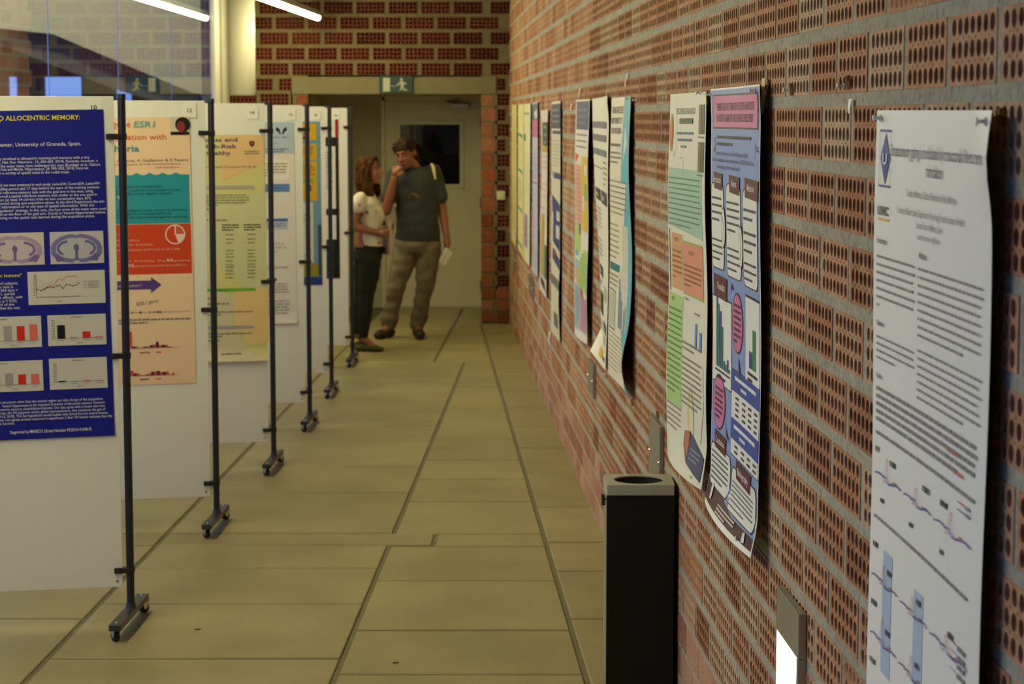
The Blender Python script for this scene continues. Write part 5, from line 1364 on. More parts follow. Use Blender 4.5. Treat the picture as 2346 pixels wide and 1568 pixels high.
P.r(0.62, 0.46, 0.97, 0.50, (206, 206, 204), 4); P.r(0.55, 0.52, 0.95, 0.575, (206, 206, 204), 4); P.p([(0.20, 0.63), (0.98, 0.655), (0.98, 0.70), (0.16, 0.675)], (50, 66, 124), 3); P.p([(0.28, 0.625), (0.60, 0.635), (0.44, 0.665)], (196, 70, 54), 5)
P.r(0.02, 0.745, 1, 0.785, (120, 118, 118), 3); P.r(0.35, 0.895, 0.85, 0.955, (110, 108, 110), 3)
P.build('long navy and white poster hanging lowest, with a grey foot')

# ---- H: pinkish white poster with an olive column
def liftH(u, v): return 0.4*(0.012 + 0.030*(1-u)*max(0, 0.25-v)/0.25 + 0.014*u)
P = W((14.60, 1.940), (13.82, 1.943), (14.75, 0.712), (13.95, 0.716), liftH)
P.r(0, 0, 1, 1, (226, 212, 206)); P.r(0.18, 0.065, 1, 0.19, (84, 92, 82), 2); P.r(0.18, 0.19, 1, 0.225, (190, 164, 60), 2)
for v in (0.08, 0.12, 0.16): P.l(0.45, v, 0.85, v+0.02, 1, (176, 178, 170), 0.7, 1)
for v in (0.24, 0.27, 0.30, 0.39, 0.42, 0.45): P.l(0.20, v, 0.95, v+0.012, 1, (196, 178, 176), 0.6, 1)
for v in (0.52, 0.62, 0.70): P.l(0.2, v, 0.6, v+0.014, 1, (196, 160, 110), 0.6, 1)
P.r(0.14, 0.37+0.19, 0.60, 0.905, (190, 168, 58), 2); P.r(0.66, 0.72, 1.0, 0.905, (96, 118, 110), 2); P.p([(0.16, 0.915), (0.70, 0.925), (0.95, 0.975), (0.25, 0.955)], (66, 62, 54), 3)
P.build('pinkish white poster with an olive yellow column')

# ---- I: lilac poster with pink patches
P = W((15.70, 1.999), (15.0, 2.006), (15.80, 0.770), (15.0, 0.775), lambda u, v: 0.004 + 0.01*max(0, v-0.9)*(1-u)*8 + 0.004*u)
P.r(0, 0, 1, 1, (196, 200, 220)); P.r(0.02, 0.01, 1, 0.105, (110, 112, 140), 2); P.p([(0.30, 0.06), (0.85, 0.04), (0.95, 0.09), (0.6, 0.10)], (220, 220, 222), 3); P.r(0.02, 0.105, 1, 0.205, (206, 120, 170), 2); P.l(0.05, 0.46, 0.95, 0.475, 1, (176, 140, 160), 0.6, 1)
P.p([(0.10, 0.66), (0.40, 0.66), (0.36, 0.80), (0.2, 0.82)], (214, 150, 200), 2); P.l(0.1, 0.3, 0.9, 0.45, 8, (166, 170, 196), 0.3, 0.8); P.l(0.1, 0.5, 0.9, 0.64, 8, (176, 180, 206), 0.3, 0.8); P.l(0.1, 0.85, 0.9, 0.97, 6, (166, 164, 180), 0.3, 0.8)
P.build('lilac poster with a pink heading strip')

# ---- J: cream poster with teal strokes
P = W((18.0, 2.003), (17.06, 2.0), (18.06, 0.80), (17.12, 0.775), lambda u, v: 0.003 + 0.004*math.sin(5*u)**2)
P.r(0, 0, 1, 1, (232, 222, 176))
for v in (0.19, 0.43, 0.69, 0.93): P.p([(0.10, v), (0.88, v+0.014), (0.88, v+0.034), (0.10, v+0.018)], (60, 160, 140), 3)
P.l(0.2, 0.5, 0.8, 0.66, 7, (150, 190, 170), 0.3, 0.8); P.l(0.1, 0.25, 0.9, 0.40, 8, (206, 196, 156), 0.3, 0.8)
P.build('cream yellow poster with short teal strokes')
# ---- J2: ivory poster with a lilac box
P = W((16.98, 2.0), (15.97, 1.998), (17.05, 0.775), (16.12, 0.775), lambda u, v: 0.003 + 0.004*u)
P.r(0, 0, 1, 1, (232, 224, 186)); P.r(0.60, 0, 1, 1, (230, 227, 212), 2)
P.r(0.10, 0.19, 0.28, 0.235, (70, 60, 40), 4); P.rr(0.14, 0.695, 0.70, 0.905, (166, 150, 176), 3, 0.05); P.r(0.20, 0.78, 0.46, 0.80, (186, 80, 90), 5); P.r(0.20, 0.82, 0.46, 0.84, (186, 80, 90), 5)
P.l(0.15, 0.05, 0.9, 0.07, 1, (170, 160, 120), 0.6, 1); P.l(0.1, 0.3, 0.9, 0.6, 14, (212, 204, 172), 0.3, 0.8)
P.build('ivory poster with a lilac box low on it')

# ---- K: cream poster in the corner
P = W((19.27, 2.010), (18.27, 2.004), (19.4, 0.80), (18.40, 0.787), lambda u, v: 0.003 + 0.012*max(0, v-0.85)*u*3)
P.r(0, 0, 1, 1, (230, 216, 164)); P.r(0.0, 0.72, 0.10, 0.79, (196, 84, 66), 3); P.l(0.15, 0.1, 0.85, 0.4, 12, (206, 190, 140), 0.3, 0.8); P.l(0.15, 0.5, 0.85, 0.9, 14, (206, 190, 140), 0.3, 0.8); P.r(0.0, 0.5, 0.06, 0.6, (150, 150, 170), 3)
P.build('plain cream poster farthest along the brick wall')

# ================================================================== pins, paper tags, rusty plugs on the wall
def make_pin(d0=0.0):
    mb = MB(); mb.lathe([(0.0, -0.0165), (0.0060, -0.0165), (0.0062, -0.0145), (0.0028, -0.0125), (0.0028, -0.006), (0.0062, -0.004), (0.0064, -0.002), (0.0, -0.0015)], (0, 0, 0), 12, axis='x')
    mb.tube([(-0.003, 0, 0), (0.004, 0, 0)], 0.0008, 5)
    return mesh_from('push_pin', mb, smooth=True)
pin_me = make_pin(); pin_me.materials.append(M['pin'])
PINS = [(3.748, 1.886, 'top left corner of the nearest white poster', 0.014), (2.99, 1.881, 'top right corner of the nearest white poster', 0.030), (5.946, 1.951, 'top left corner of the blue poster', 0.014), (5.07, 1.951, 'top right corner of the blue poster', 0.028),
        (5.16, 0.862, 'maroon foot of the blue poster', 0.036), (6.112, 1.958, 'top right corner of the greyish poster', 0.020), (7.125, 1.955, 'brick left of the greyish poster', 0.0), (6.07, 0.862, 'lower right corner of the greyish poster', 0.034),
        (4.761, 1.948, 'bare brick right of the blue poster', 0.0), (4.147, 1.948, 'bare brick left of the nearest white poster', 0.0), (8.192, 1.961, 'top corner of the cyan banded poster', 0.020), (8.13, 1.955, 'brick between cyan and greyish posters', 0.0), (9.438, 0.755, 'gap under the black headed poster', 0.0)]
for Y, z, where, d in PINS:
    o = bpy.data.objects.new('push_pin', pin_me); COL.objects.link(o); o.location = wall_pt(Y, z, 0.001 + d)
    tag(o, 'clear push pin in the ' + where, 'push pin', 'push pins on the brick wall')
def paper_tag(Y, z0, z1, w, tilt, label, taped=False):
    mb = MB(); pts = []; n = 8
    for j in range(n+1):
        v = j/n; z = z1 + (z0-z1)*v; wd = w*(1-0.45*v)
        for s in (-0.5, 0.5):
            for d in (0, 0.0006): pts.append(wall_pt(Y + s*wd + tilt*v, z, 0.006 + 0.10*(z1-z0)*math.sin(v*2.2) + d))
    fs = []
    for j in range(n):
        a = 4*j
        fs += [(a+1, a+5, a+7, a+3), (a, a+2, a+6, a+4), (a, a+4, a+5, a+1), (a+2, a+3, a+7, a+6)]
    mb.add(pts, fs + [(0, 1, 3, 2), (4*n, 4*n+2, 4*n+3, 4*n+1)])
    o = obj('paper_tag', mb, M['card'], origin=tuple(wall_pt(Y, (z0+z1)/2, 0.01)))
    tag(o, label, 'paper tag', 'paper tags on the brick wall')
    if taped:
        t = MB(); c = wall_pt(Y, z1, 0.013); t.box((c.x, c.y, c.z), (0.002, w*0.9, 0.03), bev=0.0004)
        obj('tape', mesh_from('tape', t, origin=tuple(wall_pt(Y, (z0+z1)/2, 0.01))), M['tape'], parent=o)
    return o
paper_tag(5.06, 1.895, 1.965, 0.06, 0.02, 'white paper tag taped beside the blue poster', True)
paper_tag(4.07, 1.895, 1.922, 0.028, 0.0, 'tiny white paper scrap left of the nearest poster')
paper_tag(6.10, 1.880, 1.935, 0.05, 0.03, 'white paper tag between the greyish and blue posters')
paper_tag(8.46, 2.010, 2.062, 0.03, 0.04, 'white paper strip above the cyan banded poster')
paper_tag(9.33, 1.925, 1.985, 0.05, 0.04, 'white paper strip left of the cyan banded poster', True)
paper_tag(10.93, 1.990, 2.042, 0.05, 0.05, 'white paper strip above the colourful poster')
paper_tag(11.55, 1.93, 1.965, 0.06, 0.03, 'white paper strip left of the colourful poster')
paper_tag(13.42, 0.46, 0.55, 0.08, 0.0, 'cream paper strip under the long navy poster')
def plug(Y, z, label):
    mb = MB(); c = wall_pt(Y, z, 0.0)
    mb.tube([wall_pt(Y, z, -0.01), wall_pt(Y, z, 0.004)], [0.012, 0.011], 10); mb.tube([wall_pt(Y, z-0.012, 0.002), wall_pt(Y, z+0.014, 0.006)], [0.006, 0.004], 8)
    tag(obj('rusty_plug', mb, M['rust'], origin=tuple(c)), label, 'wall plug', 'rusty plugs in the brick wall')
plug(4.105, 1.953, 'rusty brown plug beside the loose pin left of the nearest poster'); plug(4.733, 1.948, 'rusty brown plug beside the loose pin right of the blue poster'); plug(4.80, 0.77, 'rusty brown plug left of the lit wall light')
plug(7.33, 0.865, 'rusty brown plug above the metal plate near the bin'); plug(3.02, 1.886, 'rusty brown plug at the right edge of the nearest poster'); plug(8.22, 0.79, 'rusty brown plug under the cyan banded poster')

# ================================================================== metal wall plates and the lit wall light
def plate(Yl, Yr, z0, z1, label, lit=False):
    c = wall_pt((Yl+Yr)/2, (z0+z1)/2, 0.0)
    r = empty('wall_light' if lit else 'cover_plate', c, WANG)
    w, h = Yl-Yr, z1-z0
    mb = MB(); mb.box((0, 0.009, 0), (w, 0.016, h), bev=0.002); 
    if not lit:
        b = obj('cover', mb, M['steel'], parent=r)
        for sx in (-1, 1):
            s = MB(); s.tube([(sx*(w/2-0.02), 0.016, 0), (sx*(w/2-0.02), 0.021, 0)], [0.008, 0.006], 10); obj('screw', s, M['chrome'], parent=r)
    else:
        mb = MB()
        zs = 0.10                       # plain steel head above the glowing field
        mb.box((0, 0.010, h/2-zs/2), (w, 0.018, zs), bev=0.002); mb.box((-w/2+0.010, 0.010, -zs/2), (0.020, 0.018, h-zs), bev=0.002); mb.box((w/2-0.003, 0.010, -zs/2), (0.006, 0.018, h-zs), bev=0.001); mb.box((0, 0.010, -h/2+0.006), (w, 0.018, 0.012), bev=0.002)
        obj('frame', mb, M['steel'], parent=r)
        g = MB(); g.box((0.007, 0.009, -zs/2+0.003), (w-0.024, 0.018, h-zs-0.010)); obj('glowing_field', g, M['led'], parent=r)
        k = MB(); k.tube([(-w/2+0.025, 0.012, -0.03), (-w/2+0.025, 0.026, -0.03)], 0.007, 10); obj('knob', k, M['foot_metal'], parent=r)
    tag(r, label, 'wall light' if lit else 'cover plate', None if lit else 'metal plates low on the brick wall')
plate(4.755, 4.47, 0.55, 0.835, 'steel framed wall light glowing white below the bricks, nearest the camera', True)
plate(7.48, 7.15, 0.60, 0.850, 'grey metal plate on the wall just behind the waste bin')
plate(10.26, 9.96, 0.58, 0.735, 'grey metal plate under the poster with black heading blocks')
plate(15.85, 15.45, 0.58, 0.745, 'grey metal plate under the lilac poster')
plate(18.55, 18.20, 0.58, 0.765, 'grey metal plate under the corner cream poster')

# ================================================================== waste bin
bn = tag(empty('waste_bin', (0.409, 6.825, 0)), 'tall black square waste bin with a grey lid and round opening', 'bin')
mb = MB()
for (x0, x1, y0, y1) in ((-0.107, 0.108, -0.103, -0.098), (-0.107, 0.108, 0.098, 0.103), (0.103, 0.108, -0.098, 0.098)):
    mb.box(((x0+x1)/2, (y0+y1)/2, 0.348), (x1-x0, y1-y0, 0.690))
mb.box((0, 0, 0.006), (0.20, 0.19, 0.012))
obj('body', mb, M['bin_black'], parent=bn)
mb = MB(); mb.box((-0.1055, 0, 0.348), (0.005, 0.200, 0.690)); obj('side_plate', mb, M['steel'], parent=bn)
mb = MB(); n = 40; R = 0.080
ring = [(R*math.cos(2*math.pi*k/n), R*math.sin(2*math.pi*k/n)) for k in range(n)]
def sq(k, hx, hy):
    t = 2*math.pi*k/n; c, s = math.cos(t), math.sin(t); q = min(hx/abs(c) if abs(c) > 1e-9 else 9, hy/abs(s) if abs(s) > 1e-9 else 9); return (c*q, s*q)
hx, hy = 0.1105, 0.106
out = [sq(k, hx, hy) for k in range(n)]
vs = [(x, y, 0.725) for x, y in ring] + [(x*0.995, y*0.995, 0.725) for x, y in out] + [(x, y, 0.722) for x, y in out] + [(x, y, 0.692) for x, y in out] + [(x, y, 0.7205) for x, y in ring]
fs = []
for k in range(n):
    j = (k+1) % n
    fs += [(k, n+k, n+j, j), (n+k, 2*n+k, 2*n+j, n+j), (2*n+k, 3*n+k, 3*n+j, 2*n+j), (4*n+k, k, j, 4*n+j)]
mb.add(vs, fs); obj('lid', mb, M['lid'], parent=bn)
mb = MB(); mb.tube([(-0.112, -0.072, 0.672), (-0.118, -0.075, 0.690), (-0.117, -0.075, 0.655)], 0.006, 8); obj('latch', mb, M['rubber'], parent=bn)
mb = MB(); mb.lathe([(0.0815, 0.7200), (0.083, 0.715), (0.083, 0.10), (0.0, 0.10)], (0, 0, 0), 28); obj('opening_shade', mb, M['dark'], parent=bn)  # near-black tube added so the bin opening looks dark inside

# ================================================================== exit sign, switch
sg = tag(empty('exit_sign', (-1.064, FAR_Y-0.03, 2.197)), 'dark green emergency exit sign with a white running figure', 'sign')
mb = MB(); mb.box((0, 0.012, 0), (0.306, 0.022, 0.155), bev=0.002); obj('board', mb, M['sign_green'], parent=sg)
mb = MB(); mb.box((-0.085, -0.0005, -0.002), (0.064, 0.003, 0.125)); obj('door_pictogram', mb, M['sign_white'], parent=sg)
mb = MB()
def sp(pts): mb.add([(x, -0.0012, z) for x, z in pts], [tuple(range(len(pts)))])
mb.tube([(0.052, -0.0012, 0.048), (0.052, -0.0030, 0.048)], 0.0125, 14)
sp([(0.036, 0.034), (0.058, 0.036), (0.076, 0.010), (0.070, -0.014), (0.046, -0.012)])
sp([(0.040, 0.030), (0.036, 0.018), (0.010, -0.004), (0.006, -0.014), (0.016, -0.014), (0.044, 0.008)]); sp([(0.060, 0.030), (0.096, 0.012), (0.094, -0.004), (0.086, -0.004), (0.084, 0.006), (0.066, 0.012)])
sp([(0.046, -0.012), (0.062, -0.014), (0.056, -0.036), (0.044, -0.056), (0.034, -0.056), (0.042, -0.036)]); sp([(0.056, -0.012), (0.072, -0.016), (0.076, -0.040), (0.104, -0.046), (0.104, -0.056), (0.066, -0.052)])
obj('running_figure', mb, M['sign_white'], parent=sg)
mb = MB(); mb.box((-0.022, -0.0008, -0.014), (0.05, 0.002, 0.004)); mb.add([(-0.048, -0.0012, -0.014), (-0.034, -0.0012, -0.007), (-0.034, -0.0012, -0.021)], [(0, 1, 2)])
obj('arrow', mb, M['sign_white'], parent=sg)
sw = tag(empty('switch_box', (-0.102, FAR_Y-0.01, 1.182)), 'ivory switch box on the bricks right of the door', 'switch')
mb = MB(); mb.box((0, 0, 0), (0.078, 0.028, 0.082), bev=0.004); obj('housing', mb, M['switch'], parent=sw)
mb = MB(); mb.box((0, -0.016, 0), (0.042, 0.006, 0.05), bev=0.002); obj('rocker', mb, M['switch'], parent=sw)

# ================================================================== people
from mathutils import noise as mnoise
TMP = bpy.data.scenes.new('workbench'); SCRAP = []
def fuse(name, mb, voxel, smooth_it, material, parent, wrinkle=0.0, wscale=12.0):
    """merges overlapping closed volumes into one continuous surface"""
    me = mesh_from(name, mb)
    o = bpy.data.objects.new(name, me); TMP.collection.objects.link(o)
    r = o.modifiers.new('r', 'REMESH'); r.mode = 'VOXEL'; r.voxel_size = voxel; r.use_smooth_shade = True
    if smooth_it:
        s = o.modifiers.new('s', 'SMOOTH'); s.iterations = smooth_it; s.factor = 0.5
    with bpy.context.temp_override(scene=TMP, view_layer=TMP.view_layers[0]):
        dg = bpy.context.evaluated_depsgraph_get()
        me2 = bpy.data.meshes.new_from_object(o.evaluated_get(dg))
    TMP.collection.objects.unlink(o); SCRAP.extend((o, me))
    if wrinkle:
        n = len(me2.vertices); co = np.zeros(n*3); no = np.zeros(n*3)
        me2.vertices.foreach_get('co', co); me2.vertices.foreach_get('normal', no)
        co = co.reshape(-1, 3); no = no.reshape(-1, 3)
        d = np.array([mnoise.noise(Vector((p[0]*wscale, p[1]*wscale, p[2]*wscale*1.6))) for p in co])*wrinkle
        me2.vertices.foreach_set('co', (co + no*d[:, None]).ravel())
    me2.name = name
    me2.materials.clear(); me2.materials.append(material)
    me2.polygons.foreach_set('use_smooth', [True]*len(me2.polygons))
    return obj(name, me2, None, parent=parent)
def chain(mb, pts, rad, n=14, flat=1.0):
    mb.tube(pts, rad, n, True, None, flat)
    for p, r in ((pts[0], rad[0]), (pts[-1], rad[-1])): mb.ball(p, r*0.995, n, 8)
def rings(mb, rs, n=24):
    """closed loft of level ellipses (cx, cy, z, rx, ry, turn)"""
    vs = []; fs = []
    for cx, cy, z, rx, ry, a in rs:
        for k in range(n):
            t = 2*math.pi*k/n; x, y = rx*math.cos(t), ry*math.sin(t)
            vs.append((cx+x*math.cos(a)-y*math.sin(a), cy+x*math.sin(a)+y*math.cos(a), z))
    for i in range(len(rs)-1):
        for k in range(n): fs.append((i*n+k, i*n+(k+1) % n, (i+1)*n+(k+1) % n, (i+1)*n+k))
    fs.append(tuple(range(n))[::-1]); fs.append(tuple((len(rs)-1)*n+k for k in range(n)))
    mb.add(vs, fs)
def hand(mb, wrist, d, palm_n, side, curl, size=1.0):
    """palm and five separate fingers; d = direction of the fingers, palm_n = the way the palm faces, side = thumb side (+1/-1)"""
    d = Vector(d).normalized(); n = Vector(palm_n); n = (n - d*n.dot(d)).normalized(); x = d.cross(n)*side
    w = Vector(wrist)
    chain(mb, [w - d*0.02, w + d*0.02*size, w + d*0.05*size], [0.024*size, 0.030*size, 0.034*size], 12, 0.55)
    for q in (-0.5, 0.5): chain(mb, [w + x*0.018*q*size, w + d*0.085*size + x*0.05*q*size], [0.017*size, 0.016*size], 10)
    for i, (off, ln) in enumerate(((-0.030, 0.058), (-0.010, 0.074), (0.011, 0.080), (0.032, 0.070))):
        p = w + d*0.088*size + x*(-off)*-1*size
        dirs = [d*math.cos(curl*k) + n*math.sin(curl*k) for k in (0.5, 1.3, 2.0)]
        pts = [p - d*0.015]; 
        for k, f in enumerate((0.46, 0.30, 0.24)): pts.append(pts[-1] + dirs[k]*ln*f*size*1.12)
        chain(mb, pts, [0.0100*size, 0.0092*size, 0.0084*size, 0.0070*size], 10)
    t0 = w + d*0.030*size + x*0.028*size
    chain(mb, [t0, t0 + (d*0.6+x*0.8).normalized()*0.035*size, t0 + (d*0.6+x*0.8).normalized()*0.035*size + (d*0.9+x*0.25+n*0.35).normalized()*0.035*size], [0.0135*size, 0.0115*size, 0.0085*size], 10)
def head(mb, c, R, s=1.0):
    """skull, jaw, nose, ears; local face direction is -y"""
    def q(p): return R @ (Vector(p)*s) + c
    mb.ball(c + R @ Vector((0, 0.012*s, 0.030*s)), (0.076*s, 0.094*s, 0.088*s), 20, 14, R=R)
    mb.ball(q((0, -0.022, -0.030)), (0.060*s, 0.070*s, 0.078*s), 18, 12, R=R)
    mb.ball(q((0, -0.055, -0.085)), (0.030*s, 0.030*s, 0.026*s), 12, 8, R=R)
    chain(mb, [q((0, -0.088, 0.020)), q((0, -0.104, -0.018))], [0.009*s, 0.0145*s], 10); 
    for e in (-1, 1):
        mb.ball(q((e*0.011, -0.096, -0.022)), 0.009*s, 8, 6, R=R)
        mb.ball(q((e*0.079, 0.010, -0.005)), (0.009*s, 0.020*s, 0.032*s), 10, 8, R=R)
        mb.ball(q((e*0.038, -0.062, -0.020)), (0.020*s, 0.022*s, 0.022*s), 10, 8, R=R)
        mb.ball(q((e*0.030, -0.080, 0.036)), (0.026*s, 0.012*s, 0.010*s), 10, 8, R=R)
    mb.ball(q((0, -0.086, -0.056)), (0.024*s, 0.012*s, 0.010*s), 10, 8, R=R)
def face_parts(par, c, R, s, lipc, browc):
    def q(p): return R @ (Vector(p)*s) + c
    for e in (-1, 1):
        mb = MB(); mb.ball(q((e*0.031, -0.0785, 0.014)), (0.013*s, 0.008*s, 0.007*s), 12, 8, R=R); ey = obj('eye', mb, M['eye_white'], parent=par, smooth=True)
        mb = MB(); mb.ball(q((e*0.031, -0.0850, 0.014)), (0.0055*s, 0.003*s, 0.0058*s), 10, 6, R=R); obj('iris', mb, M['eye_dark'], parent=ey, smooth=True)
        mb = MB(); chain(mb, [q((e*0.014, -0.093, 0.036)), q((e*0.034, -0.091, 0.042)), q((e*0.052, -0.078, 0.036))], [0.004*s, 0.005*s, 0.003*s], 6); obj('eyebrow', mb, browc, parent=par, smooth=True)
    mb = MB(); chain(mb, [q((-0.022, -0.093, -0.055)), q((0, -0.0985, -0.053)), q((0.022, -0.093, -0.055))], [0.003*s, 0.0055*s, 0.003*s], 8); obj('lips', mb, lipc, parent=par, smooth=True)

M['skin_m'] = mat('tanned_skin', (0.25, 0.085, 0.045), 0.55, noise=0.08, nscale=12)
M['skin_w'] = mat('warm_skin', (0.30, 0.11, 0.06), 0.5, noise=0.06, nscale=12)
M['lip'] = mat('lip_skin', (0.25, 0.07, 0.05), 0.5)
M['eye_white'] = mat('eye_white', (0.22, 0.18, 0.15), 0.5); M['eye_dark'] = mat('eye_iris', (0.02, 0.015, 0.01), 0.2)
def hair_mat(name, c1, c2, rough):
    m = mat(name, c1, rough, spec=0.04); nt = m.node_tree; N = nt.nodes
    tc = N.new('ShaderNodeTexCoord'); mp = N.new('ShaderNodeMapping'); mp.inputs['Scale'].default_value = (60, 60, 5)
    nz = N.new('ShaderNodeTexNoise'); nz.inputs['Scale'].default_value = 1.0; nz.inputs['Detail'].default_value = 5
    cr = N.new('ShaderNodeValToRGB'); cr.color_ramp.elements[0].position = 0.35; cr.color_ramp.elements[0].color = (*c1, 1); cr.color_ramp.elements[1].position = 0.72; cr.color_ramp.elements[1].color = (*c2, 1)
    nt.links.new(tc.outputs['Object'], mp.inputs[0]); nt.links.new(mp.outputs[0], nz.inputs['Vector']); nt.links.new(nz.outputs['Fac'], cr.inputs['Fac']); nt.links.new(cr.outputs['Color'], N['Principled BSDF'].inputs['Base Color'])
    return m
M['hair_m'] = hair_mat('dark_brown_hair', (0.014, 0.008, 0.005), (0.05, 0.028, 0.016), 0.6)
M['hair_w'] = hair_mat('chestnut_hair', (0.025, 0.010, 0.004), (0.12, 0.048, 0.013), 0.6)
M['tshirt'] = mat('charcoal_cotton', (0.034, 0.035, 0.034), 0.9, noise=0.12, nscale=8, bump=0.2, bscale=90)
M['khaki'] = mat('khaki_trousers', (0.165, 0.135, 0.085), 0.9, noise=0.14, nscale=9, bump=0.3, bscale=70)
M['black_cloth'] = mat('black_trousers', (0.010, 0.010, 0.011), 0.85)
M['shoe_m'] = mat('dark_brown_leather', (0.020, 0.013, 0.009), 0.5)
M['shoe_w'] = mat('green_suede', (0.060, 0.075, 0.012), 0.8)
M['strap'] = mat('pale_yellow_strap', (0.55, 0.47, 0.20), 0.7)
def blouse_mat():
    m = mat('floral_white_blouse', (0.66, 0.60, 0.52), 0.85); nt = m.node_tree; N = nt.nodes
    tc = N.new('ShaderNodeTexCoord'); v = N.new('ShaderNodeTexVoronoi'); v.inputs['Scale'].default_value = 15
    cr = N.new('ShaderNodeValToRGB'); cr.color_ramp.elements[0].position = 0.16; cr.color_ramp.elements[0].color = (0.30, 0.06, 0.05, 1)
    cr.color_ramp.elements[1].position = 0.26; cr.color_ramp.elements[1].color = (0.66, 0.60, 0.52, 1)
    nt.links.new(tc.outputs['Object'], v.inputs['Vector']); nt.links.new(v.outputs['Distance'], cr.inputs['Fac']); nt.links.new(cr.outputs['Color'], N['Principled BSDF'].inputs['Base Color'])
    return m
M['blouse'] = blouse_mat()

# ---- the man: feet apart, right fist at his mouth, left arm hanging with a sheet of paper
man = tag(empty('person', (-0.945, 18.42, 0)), 'person in a charcoal T-shirt and khaki trousers, fist raised to the mouth', 'person')
def mp(px, py, y=0.0): return Vector(((px-921)/265.0, y, (777-py)/265.0))
HR = Matrix.Rotation(math.radians(-24), 3, 'Z') @ Matrix.Rotation(math.radians(20), 3, 'X') @ Matrix.Rotation(math.radians(-8), 3, 'Y')
hc = mp(931, 357, -0.06); HS = 1.06
b = MB(); head(b, hc, HR, HS)
chain(b, [hc + Vector((0.015, 0.03, -0.05)), mp(952, 398, 0.0)], [0.058, 0.064], 16)
rings(b, [(0.10, 0, 0.85, 0.135, 0.10, 0), (0.10, 0, 0.98, 0.145, 0.105, 0), (0.105, 0, 1.15, 0.155, 0.11, 0), (0.10, 0, 1.30, 0.165, 0.105, 0), (0.10, 0, 1.40, 0.12, 0.08, 0)])
LS, LE, LW = mp(993, 402, 0.02), mp(1012, 482, 0.05), mp(1022, 545, -0.02)          # arm hanging at the picture's right
RS, RE, RWr = mp(903, 408, 0.0), mp(887, 485, -0.12), mp(906, 412, -0.20)
chain(b, [LS, LE], [0.052, 0.042]); chain(b, [LE, LE.lerp(LW, 0.35), LW], [0.042, 0.041, 0.029])
chain(b, [RS, RE], [0.052, 0.044]); chain(b, [RE, RE.lerp(RWr, 0.3), RWr], [0.044, 0.043, 0.030])
hand(b, LW, (0.10, -0.15, -1.0), (-1, -0.2, 0.0), 1, 0.55, 1.05)
hand(b, RWr, (0.22, -0.1, 1.0), (0.6, 0.9, 0.0), -1, 1.15, 1.0)
LH, LK, LA = mp(960, 560, 0.0), mp(972, 660, -0.02), mp(955, 752, 0.04)
RH, RK, RA = mp(928, 560, 0.0), mp(905, 664, -0.04), mp(888, 752, 0.0)
for a_, k_, c_ in ((LH, LK, LA), (RH, RK, RA)):
    chain(b, [a_, k_], [0.060, 0.046]); chain(b, [k_, k_.lerp(c_, 0.35), c_], [0.046, 0.048, 0.036])
chain(b, [LA, Vector((LA.x+0.02, -0.12, 0.04))], [0.036, 0.03]); chain(b, [RA, Vector((RA.x-0.05, -0.13, 0.04))], [0.036, 0.03])
fuse('body', b, 0.0065, 3, M['skin_m'], man)
face_parts(man, hc, HR, HS, M['lip'], M['hair_m'])
# stubble beard and hair
def hq(p, s=HS): return HR @ (Vector(p)*s) + hc
b = MB(); b.ball(hc + HR @ Vector((0, 0.022, 0.048))*HS, (0.085*HS, 0.098*HS, 0.086*HS), 20, 12, R=HR)
b.ball(hq((0, 0.060, -0.02)), (0.074*HS, 0.058*HS, 0.085*HS), 16, 10, R=HR)
for u in np.linspace(-0.055, 0.055, 7): chain(b, [hq((u, -0.030, 0.104)), hq((u*1.1, -0.062, 0.086)), hq((u*1.1+0.006, -0.080, 0.054))], [0.016, 0.012, 0.006], 8)
for e in (-1, 1): chain(b, [hq((e*0.072, -0.030, 0.075)), hq((e*0.080, -0.020, 0.020))], [0.018, 0.008], 8)
chain(b, [hq((0.03, 0.085, -0.04)), hq((0.045, 0.075, -0.12))], [0.04, 0.02], 8); chain(b, [hq((-0.02, 0.09, -0.04)), hq((-0.01, 0.085, -0.11))], [0.04, 0.02], 8)
hair = MB(); hair.v, hair.f, hair.c = b.v, b.f, b.c
fuse('hair', hair, 0.006, 2, M['hair_m'], man, 0.006, 45)
b = MB()
for u in np.linspace(-1, 1, 9): b.ball(hq((0.050*u, -0.052-0.030*math.cos(u*1.4), -0.070-0.020*math.cos(u*1.5))), (0.016*HS, 0.012*HS, 0.020*HS), 10, 6, R=HR)
fuse('beard', b, 0.005, 2, mat('beard_shadow', (0.10, 0.045, 0.028), 0.8), man)
# T-shirt
b = MB()
def xr(a, c): return ((a+c)/2-921)/265.0, (c-a)/2/265.0
prof = [(556, 904, 1009, 0.128), (545, 905, 1008, 0.135), (500, 908, 1004, 0.132), (455, 906, 1003, 0.130), (425, 901, 1006, 0.128), (405, 902, 1002, 0.115), (393, 916, 994, 0.095), (386, 932, 982, 0.078)]
rings(b, [(xr(a, c)[0], 0.0, (777-y)/265.0, xr(a, c)[1], d, 0) for y, a, c, d in prof], 32)
chain(b, [mp(992, 400, 0.01), mp(1006, 455, 0.03)], [0.076, 0.072], 18); chain(b, [mp(905, 408, 0.0), mp(893, 455, -0.07)], [0.076, 0.072], 18)
# hollow sleeve and neck ends are closed against the skin
sh = fuse('t_shirt', b, 0.009, 4, M['tshirt'], man, 0.010, 9)
b = MB(); 
for x, z, w, h, a in ((0.00, 1.245, 0.060, 0.020, 0.1), (0.030, 1.225, 0.045, 0.016, -0.5), (-0.035, 1.215, 0.022, 0.016, 0.3)):
    b.ball((x+0.105, -0.128, z), (w/2, 0.010, h/2), 12, 6)
obj('chest_print', b, mat('faded_orange_print', (0.20, 0.105, 0.03), 0.9), parent=sh)['kind'] = 'stuff'
